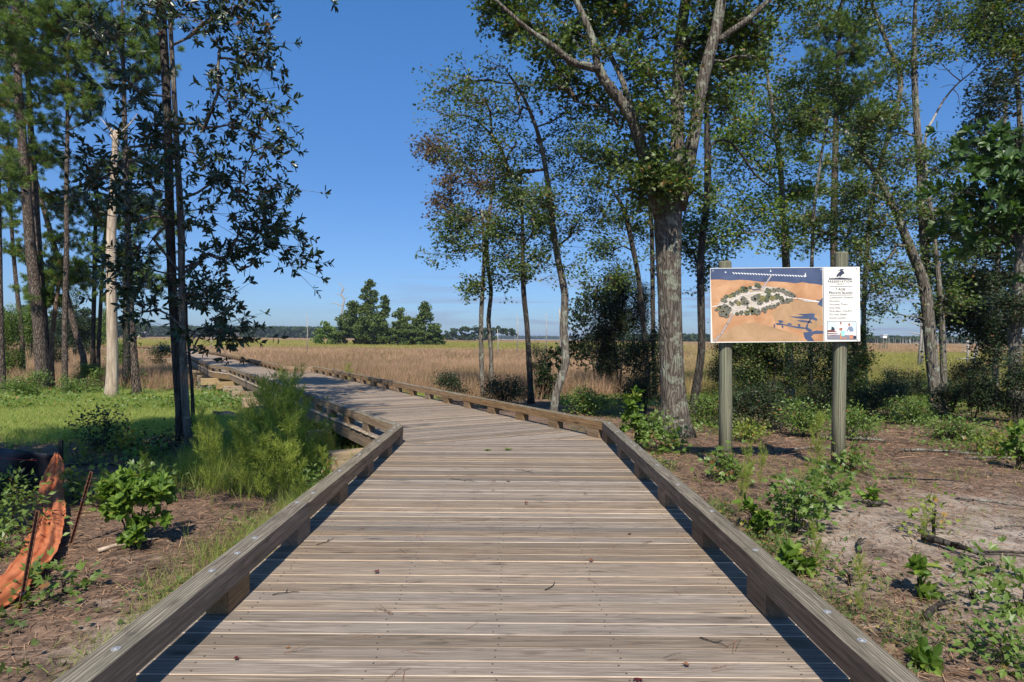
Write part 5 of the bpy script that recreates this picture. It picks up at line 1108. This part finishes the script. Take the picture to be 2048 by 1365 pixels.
P_MINT = plain('picture_mint', (.35,.68,.58), .5); P_BLUEG = plain('picture_grey_blue', (.22,.27,.35), .5); P_BROWN = plain('picture_brown', (.22,.08,.06), .5); P_ROOF = plain('picture_roof', (.10,.10,.12), .5); P_TAN = plain('picture_tan', (.55,.38,.24), .5)
P_EDGE = plain('picture_bleached_edge', (.7,.68,.62), .5); P_GREY = plain('picture_deck_grey', (.25,.24,.27), .5)
def sp(u, v, d=0.):                         # u, v metres on the panel from its centre; d out of the face
    c, s = math.cos(TA), math.sin(TA); return (c0[0]+u*c-v*s, SY-d, c0[2]+u*s+v*c)
class Pic(MB):
    def poly(s, pts, lay, mat):             # one flat printed shape
        V = [sp(u, v, .0006*lay) for u, v in pts]; b = len(s.V)
        A = sum(pts[i][0]*pts[(i+1)%len(pts)][1]-pts[(i+1)%len(pts)][0]*pts[i][1] for i in range(len(pts)))
        idx_ = list(range(len(pts))); s.add(V, [idx_ if A > 0 else idx_[::-1]], None, 0, mat)
def z2(x, y): return ((x-118)/1822.*SW-SW/2-.0*(y), SHH/2-((y-(232-(x-107)*.0225))/898.)*SHH)   # zoomed sign picture coordinates -> metres
pb = MB(); V = [sp(a*SW/2, b*SHH/2, d) for d in (0, -.02) for a, b in ((-1,-1),(1,-1),(1,1),(-1,1))]
pb.add(V, [[0,1,2,3],[7,6,5,4],[0,4,5,1],[1,5,6,2],[2,6,7,3],[3,7,4,0]]); panel = pb.build('panel', M_PANEL, sg_)
pic = Pic(); PM = [P_MARSH, P_OLIVE, P_WATER, P_PATH, P_PALE, P_T1, P_T2, P_T3, P_DOCK, P_WHITE, P_ROOF, P_TAN, M_INK]
Zp = lambda L: [z2(x, y) for x, y in L]
pic.poly(Zp([(122,238),(1480,207),(1490,1094),(140,1116)]), 2, 0)
pic.poly(Zp([(122,238),(1480,207),(1484,418),(1400,405),(1330,400),(1240,386),(1150,400),(1050,388),(880,380),(760,390),(600,372),(480,366),(360,376),(240,366),(123,370)]), 3, 2)
pic.poly(Zp([(200,1100),(300,990),(420,920),(540,890),(660,880),(780,905),(860,930),(980,960),(1120,1000),(1200,1040),(1180,1098)]), 3, 1)
pic.poly(Zp([(1040,620),(1240,600),(1480,660),(1486,900),(1300,980),(1100,940),(900,860),(860,760)]), 3, 1)
pic.poly(Zp([(1244,990),(1330,982),(1400,965),(1488,970),(1490,1000),(1370,1010),(1340,1040),(1380,1092),(1300,1094),(1262,1060)]), 5, 2)
pic.poly(Zp([(1270,930),(1300,870),(1330,820),(1350,830),(1310,880),(1300,930),(1360,966),(1320,985),(1280,960)]), 5, 2)
pic.poly(Zp([(1080,798),(1180,800),(1260,790),(1170,768),(1280,766),(1350,758),(1392,765),(1380,800),(1420,830),(1410,850),(1340,828),(1220,826),(1140,815)]), 5, 2)
pic.poly(Zp([(1160,846),(1240,842),(1350,858),(1350,880),(1280,870),(1220,865)]), 5, 2)
pic.poly(Zp([(900,885),(960,880),(1060,905),(1130,915),(1260,930),(1290,948),(1200,945),(1090,925),(1000,905),(930,905)]), 5, 2)
for q in ([(940,845),(1000,852),(1002,872),(960,880)],[(1050,900),(1060,878),(1100,885),(1110,905)],[(1175,890),(1205,888),(1215,930),(1190,925)],[(980,905),(1004,912),(1000,945),(985,940)],[(878,905),(900,893),(905,935),(880,938),(892,915)]): pic.poly(Zp(q), 6, 2)
pic.poly(Zp([(1486,570),(1484,680),(1420,650),(1450,600)]), 5, 2)
# island clearing, paths, dock lines
pic.poly(Zp([(210,660),(330,560),(480,480),(640,440),(760,440),(900,450),(1040,470),(1150,540),(1120,600),(980,650),(800,720),(600,790),(400,790),(240,740)]), 5, 4)
def path(pts, w_, lay, mat):
    for (a, b) in zip(pts[:-1], pts[1:]):
        a_, b_ = np.array(z2(*a)), np.array(z2(*b)); d = b_-a_; L = np.linalg.norm(d); d /= L; n = np.array([-d[1], d[0]])*w_/1822*SW/2; e = d*abs(n).max()*.4
        pic.poly([tuple(a_-n-e), tuple(b_-n+e), tuple(b_+n+e), tuple(a_+n-e)], lay, mat)
path([(128,700),(280,665),(360,640),(480,560),(600,530),(740,520)], 12, 8, 3); path([(350,640),(370,700),(440,735),(560,715),(700,700),(860,640),(960,615),(1040,575),(1180,582),(1430,615)], 13, 9, 3)
path([(1040,575),(960,540),(880,500),(780,480)], 14, 8, 3); path([(165,1110),(240,1030),(320,900),(390,775)], 26, 8, 8); path([(165,1110),(240,1030),(320,900),(390,775)], 8, 9, 11); path([(760,462),(812,380),(866,302)], 20, 8, 8); path([(760,462),(812,380),(866,302)], 5, 9, 3)
path([(1250,608),(1350,616),(1440,622)], 7, 10, 9); path([(1410,598),(1440,600)], 12, 10, 10)
path([(395,288),(640,292),(860,302),(1060,306),(1280,315)], 4, 8, 9)
for i in range(26):
    x = 400+i*34.5; y = 288+(x-395)*.03; path([(x-9,y-8),(x+9,y+9)], 9, 9+i%2, 9)
pic.poly(Zp([(846,268),(852,236),(862,266)]), 9, 9); pic.poly(Zp([(1268,290),(1276,268),(1286,318),(1270,320)]), 9, 9); pic.poly(Zp([(292,274),(304,270),(316,280),(304,288)]), 9, 9)
pic.poly(Zp([(572,476),(740,468),(760,492),(600,508)]), 11, 11); pic.poly(Zp([(606,480),(720,470),(742,484),(640,496)]), 12, 10)
rp = random.Random(5)
TR = [(690,430,38,0),(720,450,26,0),(530,480,50,0),(480,500,34,2),(600,460,28,0),(400,545,34,0),(360,560,30,2),(310,570,30,0),(270,610,32,1),(300,625,26,1),(450,520,34,1),(660,580,50,1),(700,560,40,0),(750,590,46,2),(820,500,46,0),(830,560,42,0),(870,580,40,2),(930,560,44,0),(980,580,30,0),
   (890,490,34,1),(945,480,32,1),(1000,490,36,1),(1050,520,38,1),(1090,530,40,1),(1130,550,30,1),(1060,610,40,1),(1000,620,36,1),(1100,600,26,1),(940,650,28,1),(800,610,34,0),(720,640,36,1),(540,640,50,1),(520,600,44,1),(460,650,34,2),(430,630,30,1),(380,660,30,1),(240,710,46,1),(290,700,50,1),(330,730,44,1),(260,770,50,1),(310,790,40,1),(220,720,30,2),(190,730,22,1),
   (640,740,52,0),(690,750,44,1),(620,720,38,2),(560,760,36,0),(490,760,30,0),(440,775,24,0),(760,720,30,1),(800,700,28,1),(850,690,32,1),(900,680,30,1),(780,740,26,1),(570,700,18,0),(360,640,20,0)]
for i, (x, y, r, k) in enumerate(sorted(TR, key=lambda t: t[1])):
    pic.poly(Zp([(x+r*math.cos(a)*q_, y+r*.85*math.sin(a)*q_) for a in np.linspace(0, 6.28, 22)[:-1] for q_ in [rp.uniform(.72,1.12)]]), 12+i*.12, 5+k)
    for _ in range(5):
        ax_, ay_, rr_ = x+rp.uniform(-.6,.6)*r, y+rp.uniform(-.6,.4)*r, r*rp.uniform(.18,.34); pic.poly(Zp([(ax_+rr_*math.cos(a), ay_+rr_*math.sin(a)) for a in np.linspace(0, 6.28, 7)[:-1]]), 12.06+i*.12, rp.choice([5,6,7,5+k]))
for k, pg in enumerate([[(1488,205),(1495,205),(1502,1094),(1495,1094)]]): pic.poly(Zp(pg), 4, 12)
pic.build('aerial_picture', PM, sg_)
lg = Pic()                                   # heron emblem
lg.poly(Zp([(1692,240),(1700,226),(1722,218),(1756,228),(1728,232),(1738,246),(1752,262),(1752,276),(1732,282),(1716,298),(1700,318),(1694,300),(1672,316),(1650,310),(1664,286),(1688,258),(1706,248)]), 3, 0)
path_ = path
pic = lg; path([(1700,300),(1692,322),(1700,326)], 4, 3, 0); path([(1690,238),(1676,244)], 7, 3, 0)
lg.poly(Zp([(1560,350),(1562,338),(1620,334),(1700,326),(1780,330),(1840,336),(1844,348)]), 3, 0)
for i in range(26):
    x = 1566+i*10.8; h = rp.uniform(10, 30); x2 = x+rp.uniform(-7,7); lg.poly(Zp([(x-2,338),(x2,338-h),(x+2.5,338)]), 3.5, 0)
path([(1568,434),(1842,430)], 5, 3, 0); path([(1568,538),(1840,532)], 5, 3, 0)
lg.build('heron_emblem', [M_INK], sg_)
def lettering(name, text, x, y, size, align='LEFT', space=1., big=0., width=None):
    cu = bpy.data.curves.new(name, 'FONT'); cu.body = text; cu.size = 1; cu.align_x = align; cu.space_character = space; cu.small_caps_scale = .78; cu.offset = big
    for i, ch in enumerate(text):
        if ch.islower(): cu.body_format[i].use_small_caps = True
    ob = bpy.data.objects.new(name, cu); COL.objects.link(ob); dg = bpy.context.evaluated_depsgraph_get(); me = bpy.data.meshes.new_from_object(ob.evaluated_get(dg)); bpy.data.objects.remove(ob)
    co = np.zeros(len(me.vertices)*3); me.vertices.foreach_get('co', co); co = co.reshape(-1,3); u0, v0 = z2(x, y); s_ = size/1822*SW; sx = s_
    if width: sx = width/1822*SW/(co[:,0].max()-co[:,0].min())
    W = np.array([sp(u0+a*sx, v0+b*s_, .0024) for a, b, _ in co]); me.vertices.foreach_set('co', W.ravel().astype(np.float32)); me.update()
    link(name, me, [M_INK], sg_)
lettering('lettering', 'PRESERVATION', 1698, 384, 38, 'CENTER', 1.25, .012, 296); lettering('lettering', 'POINT', 1700, 410, 22, 'CENTER', 1.4, .01, 88)
lettering('lettering', '7 Acre', 1703, 478, 46, 'CENTER', 1., .008, 120); lettering('lettering', 'Private Island', 1706, 520, 46, 'CENTER', 1., .008, 286)
for t_, y_2, w_ in (('Community Marina',578,292),('Pavilion',619,124),('Walking Trails',660,224),('Dog Park',701,140),('Pickleball Courts',740,272),('Putting Green',781,216),('Kayak Launch',822,206)):
    lettering('lettering', '· '+t_, 1548, y_2, 32, 'LEFT', 1., .0, w_+14)
ph = Pic(); pic = ph; QM = [M_INK, P_SKY, P_WHITE, P_SKIN, P_MINT, P_BLUEG, P_BROWN, P_GREY, P_EDGE]
ph.poly(Zp([(1534,854),(1893,850),(1896,1070),(1538,1072)]), 2, 0); ph.poly(Zp([(1540,860),(1888,856),(1890,1064),(1543,1066)]), 3, 2); ph.poly(Zp([(1540,860),(1640,858),(1650,940),(1540,950)]), 4, 1); ph.poly(Zp([(1830,857),(1888,856),(1889,960),(1850,960)]), 4, 1)
ph.poly(Zp([(1542,1030),(1700,1010),(1889,1020),(1890,1064),(1543,1066)]), 4, 7); ph.poly(Zp([(1542,960),(1600,950),(1660,980),(1670,1010),(1620,1020),(1543,1025)]), 5, 6); ph.poly(Zp([(1590,915),(1620,925),(1632,960),(1585,960)]), 6, 0)
ph.poly(Zp([(1543,985),(1660,982),(1664,990),(1543,994)]), 7, 2); ph.poly(Zp([(1543,1008),(1665,1000),(1668,1008),(1543,1016)]), 7, 2)
def fig(hx, hy, r, body, bm, legs):
    ph.poly(Zp([(hx+r*math.cos(a), hy+r*1.2*math.sin(a)) for a in np.linspace(0, 6.28, 9)[:-1]]), 9, 3); ph.poly(Zp([(hx-r, hy-2),(hx-r*.7, hy-r*1.3),(hx+r*.7, hy-r*1.3),(hx+r, hy-2)]), 9.5, 6); ph.poly(Zp(body), 8, bm); ph.poly(Zp(legs), 7.5, 3)
fig(1702, 876, 12, [(1678,925),(1690,893),(1718,893),(1728,930),(1700,945)], 2, [(1680,925),(1728,928),(1720,960),(1684,960)])
fig(1706, 948, 14, [(1706,965),(1736,962),(1770,975),(1750,985),(1748,1028),(1710,1030),(1700,1000)], 4, [(1690,985),(1706,985),(1720,1060),(1760,1040),(1765,1062),(1690,1064)])
fig(1806, 892, 14, [(1796,915),(1836,908),(1856,940),(1856,990),(1815,985),(1800,945),(1780,975),(1770,970)], 5, [(1808,985),(1856,985),(1850,1062),(1806,1058)])
ph.poly(Zp([(1806,975),(1856,975),(1862,1010),(1806,1012)]), 8.5, 2); ph.poly(Zp([(1850,1028),(1889,1024),(1890,1056),(1856,1058)]), 8, 0); path([(1865,866),(1848,910)], 3, 6, 7)
ph.build('inset_photo', QM, sg_)
for (px, top, bx, base) in ((1450,523,1450,948),(1683,505,1676,950)):
    a = Q(bx, base, SY+.17); b = Q(px, top, SY+.17); g0 = float(gz(a[0], a[1])); m = MB()
    m.tube([(a[0],a[1],g0-.4),(a[0],a[1],g0+.9),((a[0]+b[0])/2,a[1],1.7),(b[0],b[1],b[2]-.03),(b[0],b[1],b[2])], [.108,.107,.105,.104,.097], 24, rough=.012); m.build('post', W_POST, sg_, True)
for (x, y) in ((152,262),(152,1090),(1465,228),(1900,212),(1905,1074)):
    m = MB(); u, v = z2(x, y); m.disc(sp(u, v, -.001), .012, .004, 10, (0,-1,0)); m.build('bolt', M_BOLT, sg_)
# ------------------------------------------------------------------ silt fences, stakes, orange fabric
sf = G(60, 985); sf = empty('silt_fence', G(122, 985), 'black silt fabric fence with red line sagging from a dark stake at the left edge', 'fence')
Yf = sf.location[1]; m = MB(); nn = 26; V=[]; 
top = [(-140,880),(-60,888),(0,897),(40,901),(80,906),(105,910),(120,912)]; bot = [(-140,985),(-60,985),(0,984),(40,983),(80,985),(105,975),(120,955)]
tx = np.array(top, float); bx_ = np.array(bot, float); u = np.linspace(0, 1, nn); tt = np.stack([np.interp(u, np.linspace(0,1,7), tx[:,i]) for i in (0,1)], 1); bt = np.stack([np.interp(u, np.linspace(0,1,7), bx_[:,i]) for i in (0,1)], 1)
rows = 9
for j in range(rows):
    for i in range(nn):
        f = j/(rows-1); px = tt[i,0]*(1-f)+bt[i,0]*f; py = tt[i,1]*(1-f)+bt[i,1]*f; yy = Yf+.05*math.sin(i*.9+f*2)+.10*math.sin(f*3+i*.35)+.2*(1-u[i]); V.append(Q(px, py, yy))
m.add(V, [[j*nn+i, j*nn+i+1, (j+1)*nn+i+1, (j+1)*nn+i] for j in range(rows-1) for i in range(nn-1)]); so = m.build('fabric', M_SILT, sf, True)
sm = so.modifiers.new('thick', 'SOLIDIFY'); sm.thickness = .004
m = MB()
pr_ = [Q(x, y, Yf-.06+.10*math.sin(i*.4)) for i, (x, y) in enumerate([(5,912),(25,914),(45,916),(65,917),(86,918)])]
m.tube([np.array(p)-np.array([0,.12,0]) for p in pr_], [.004]*5, 5); m.build('red_line', M_RED, sf)
m = MB(); a = Q(122, 975, Yf+.05); b = Q(122, 880, Yf+.05); m.beam((a[0],a[1],float(gz(a[0],a[1]))-.2), tuple(b), .045, .045, .004, (0,1,0)); m.build('stake', B_DARK, sf)
sf2 = empty('silt_fence', G(480, 835), 'low black silt fabric strip lying along the grass beside the far pilings', 'fence')
m = MB(); V=[]; cs = [(425,822,838),(440,824,838),(455,822,836),(470,826,840),(485,832,842),(500,835,843),(515,836,843)]; Y2 = sf2.location[1]
for j in range(4):
    for i, (x, a, b) in enumerate(cs): V.append(Q(x, a+(b-a)*j/3, Y2+.08*math.sin(i*1.3+j)+j*-.05))
m.add(V, [[j*7+i, j*7+i+1, (j+1)*7+i+1, (j+1)*7+i] for j in range(3) for i in range(6)]); o = m.build('fabric', M_SILT, sf2, True); o.modifiers.new('thick', 'SOLIDIFY').thickness = .004
# orange debris fabric hanging from the stake, gathered in folds and trailing left over the ground
of = MB(); cl = [(114,912,5,1.02),(112,935,13,1.0),(104,965,18,.97),(99,1000,21,.93),(97,1040,24,.9),(92,1075,27,.86),(80,1105,30,.82),(60,1130,32,.78),(35,1155,33,.76),(5,1185,34,.74),(-40,1215,34,.72),(-90,1245,34,.7)]
C_=[]; n_ = len(cl); Y0 = Yf-.1
for (px, py, hw, _) in cl:
    t_ = len(C_)/(n_-1)
    if t_ == 0: c = Q(px, py, Y0)
    else:
        g = G(px+2, py+26 if t_ > .4 else py+40*t_, .0); c = Q(px, py, min(Y0, g[1]+.15) if t_ > .3 else Y0-(Y0-5.9)*t_)
    C_.append((*c, hw*c[1]/F))
C_ = spline(C_, .05); nc = 30; V=[]; K_ = len(C_)
for k in range(K_):
    c = C_[k]; t_ = C_[min(k+1, K_-1)][:3]-C_[max(k-1, 0)][:3]; t_ /= np.linalg.norm(t_); sd_ = np.cross(t_, (0,-.6,1)); sd_ /= np.linalg.norm(sd_); nrm = np.cross(sd_, t_); nrm *= -1 if nrm[1] > 0 else 1
    for i in range(nc):
        f = i/(nc-1)*2-1; s_ = k*.05
        fold = .007*math.sin(f*37+s_*6)+.006*math.sin(s_*26+f*5)+.026*math.sin(f*9+.6*math.sin(s_*1.7))+.013*math.sin(f*21+s_*2.2)+.008*math.sin(f*6-s_*9+2*math.sin(s_*4))
        wv = 1+.10*math.sin(s_*2.3+f*2); V.append(c[:3]+sd_*f*c[3]*1.12*wv+nrm*(fold*min(1, c[3]/.08)+.05*(1-f*f)))
V = [np.array([v[0], v[1], max(v[2], float(gz(v[0], v[1]))+.012+.01*math.sin(i))]) for i, v in enumerate(V)]
of.add(V, [[k*nc+i, k*nc+i+1, (k+1)*nc+i+1, (k+1)*nc+i] for k in range(K_-1) for i in range(nc-1)])
o = of.build('orange_debris_fabric', M_ORANGE, None, True); o.modifiers.new('thick', 'SOLIDIFY').thickness = .003; tag(o, 'crumpled orange safety fabric hanging from the stake and trailing over the ground', 'fabric')
def tpost(p0, p1, label):
    a = G(*p0); b = Q(p1[0], p1[1], a[1]-.02); d = b-np.array([a[0], a[1], a[2]]); t = empty('metal_stake', a, label, 'stake')
    m = MB(); a2 = np.array([a[0], a[1], a[2]])-d/np.linalg.norm(d)*.3; m.beam(a2, b, .034, .006, .001, (0,1,0)); m.beam(a2+np.array([0,-.014,0]), b+np.array([0,-.014,0]), .005, .026, .001, (0,1,0)); m.build('shaft', M_RUST, t)
    m = MB()
    for k in range(3, 17):
        q = a+d*(k/17.); m.beam(q+np.array([0,-.027,-.006]), q+np.array([0,-.027,.008]), .012, .006, .001, (0,1,0))
    m.build('studs', M_RUST, t)
    m = MB(); q = a+d*(.18 if p0[0] < 100 else .62); m.disc(q-np.array([0,.0,.01]), .028, .02, 9, (0,0,1)); m.build('tie', M_SILT, t)
tpost((40,1222), (76,1022), 'dark rusty studded metal stake leaning in front of the orange fabric')
tpost((141,1090), (183,944), 'bare reddish rusty metal stake leaning on the straw right of the orange fabric')
# ------------------------------------------------------------------ deck litter
rg = np.random.RandomState(77); n = 46; parts=[]
for i in range(n):
    y = 2.2+9*rg.uniform()**1.4; x = rg.uniform(-1.5, 1.35); k = rg.randint(2, 6); th0 = rg.uniform(0, 6.28)
    pts_ = np.tile([[x, y, .004]], (k,1))+np.concatenate([rg.normal(size=(k,2))*.015, rg.uniform(0,.006,(k,1))], 1); th = th0+rg.normal(size=k)*.45
    ax = np.stack([np.cos(th), np.sin(th), rg.uniform(0,.05,k)], 1); R = rotmats(ax, np.tile([[0,0,1.]], (k,1)), rg); L = rg.uniform(.07,.17,k)
    parts.append(scatter(T_STRAW, pts_, R, np.stack([L, np.full(k, .0026), L], 1), rg.uniform(0,1,k)))
n = 130; x = rg.uniform(-1.5,1.4,n); y = 2.2+15*rg.uniform(0,1,n); th = rg.uniform(0,6.28,n); inn = (y < 10)|(np.abs((x+ (y-10)*.577)) < 1.2); x = np.where(y > 10, x-(y-10)*.577, x)
R = rotmats(np.stack([np.cos(th), np.sin(th), np.zeros(n)], 1), np.tile([[0,0,1.]], (n,1)), rg); L = rg.uniform(.03,.13,n)
parts.append(scatter(T_STRAW, np.stack([x, y, np.full(n, .005)], 1), R, np.stack([L, np.full(n, .0026), L], 1), rg.uniform(0,1,n)))
L_NEED = leafmat('fallen_needle', (.20,.085,.04), (.30,.15,.08), 0., .7, .2, (.06,.05,.04), .25)
stuff('fallen_needles', parts, L_NEED)
L_DRY = leafmat('dry_leaf', (.16,.06,.035), (.30,.16,.07), .1, .6, .3, (.10,.02,.02), .3)
def fallen_leaf(px, py, size, label, mat=L_DRY, cnt=1, tpl=T_LOBED, zz=.006, nm='fallen_leaf', cat='leaf'):
    b = P(px, py, zz); rg = np.random.RandomState(int(px+py)); k = cnt; p = np.tile(b, (k,1))+np.concatenate([rg.normal(size=(k,2))*.02*(k > 1), rg.uniform(0,.012,(k,1))], 1); th = rg.uniform(0,6.28,k)
    R = rotmats(np.stack([np.cos(th), np.sin(th), rg.uniform(.05,.3,k)], 1), np.tile([[0,0,1.]], (k,1))+rg.normal(size=(k,3))*.15, rg)
    tag(leafobj(nm, [scatter(tpl, p, R, np.full(k, size)*np.array([1]), rg.uniform(0,1,k))], mat), label, cat)
for q in [(466,1321,.04,'curled brown leaf near the left rail at the lower left of the deck'),(580,1296,.03,'dark red leaf chip on the deck beside the first left block'),(1276,1357,.05,'dark red curled leaf at the bottom edge of the deck'),(1380,1333,.045,'tan dry leaf near the lower right of the deck'),
   (990,981,.055,'brown leaf just above the deck centre'),(1050,1009,.05,'olive leaf at the deck centre'),(1019,962,.06,'small rust coloured leaf on the deck before the bend'),(852,941,.045,'tiny red leaf left of centre on the far part of the deck'),(756,1148,.045,'dark curled leaf at left centre of the deck'),(1188,1122,.05,'yellow leaf at right centre of the deck'),
   (1261,1070,.04,'small red leaf near the right side of the deck'),(721,785,.22,'red brown leaf clump on the deck far along the second stretch')]:
    fallen_leaf(q[0], q[1], q[2], q[3])
fallen_leaf(976,901,.055,'fresh green leaf sprig left on the deck before the bend',L_BRIGHT,14,T_DIA,nm='leaf_sprig',cat='leaf sprig'); fallen_leaf(1017,900,.06,'fresh green leaf sprig right beside the other on the deck',L_SHRUB,18,T_DIA,nm='leaf_sprig',cat='leaf sprig')
def twig(px, py, L, ang, label):
    b = P(px, py, .006); m = MB(); pts=[]; x, y, a = b[0], b[1], ang
    for k in range(5): pts.append((x, y, .006+.004*(k%2))); a += rs.uniform(-.35,.35); x += math.cos(a)*L/4; y += math.sin(a)*L/4
    m.tube(pts, [.0032,.003,.0026,.002,.0014], 6); q = pts[2]; m.tube([q, (q[0]+math.cos(ang+.8)*L*.3, q[1]+math.sin(ang+.8)*L*.3, .012)], [.003,.0015], 5)
    tag(m.build('twig', B_DARK, None), label, 'twig')
for q in [(632,1090,.2,.75,'forked twig on the deck beside the second left block'),(900,958,.35,-.4,'long thin twig on the deck left of centre before the bend'),(1030,940,.35,-.1,'thin grey twig on the deck centre near the bend'),(545,1190,.16,.9,'dark twig on the deck beside the nearest left block gap'),(1090,1180,.17,.4,'thin twig right of the deck centre'),(1400,1275,.16,-.7,'fine twig near the right rail low in the frame')]: twig(*q)

# ------------------------------------------------------------------ thin air over the marsh
hm = bpy.data.materials.new('thin_haze'); hm.use_nodes = True; ht = hm.node_tree; ht.nodes.clear()
ho = ht.nodes.new('ShaderNodeOutputMaterial'); hv = ht.nodes.new('ShaderNodeVolumePrincipled'); hv.inputs['Color'].default_value = (.80,.88,1,1); hv.inputs['Density'].default_value = .00014
hv.inputs['Anisotropy'].default_value = .2; ht.links.new(hv.outputs[0], ho.inputs['Volume'])
hz = MB(); hz.prism([(-9300,-3300),(9300,-3300),(9300,12400),(-9300,12400)], -4, 60); hz_o = hz.build('haze', hm); hz_o['kind'] = 'stuff'
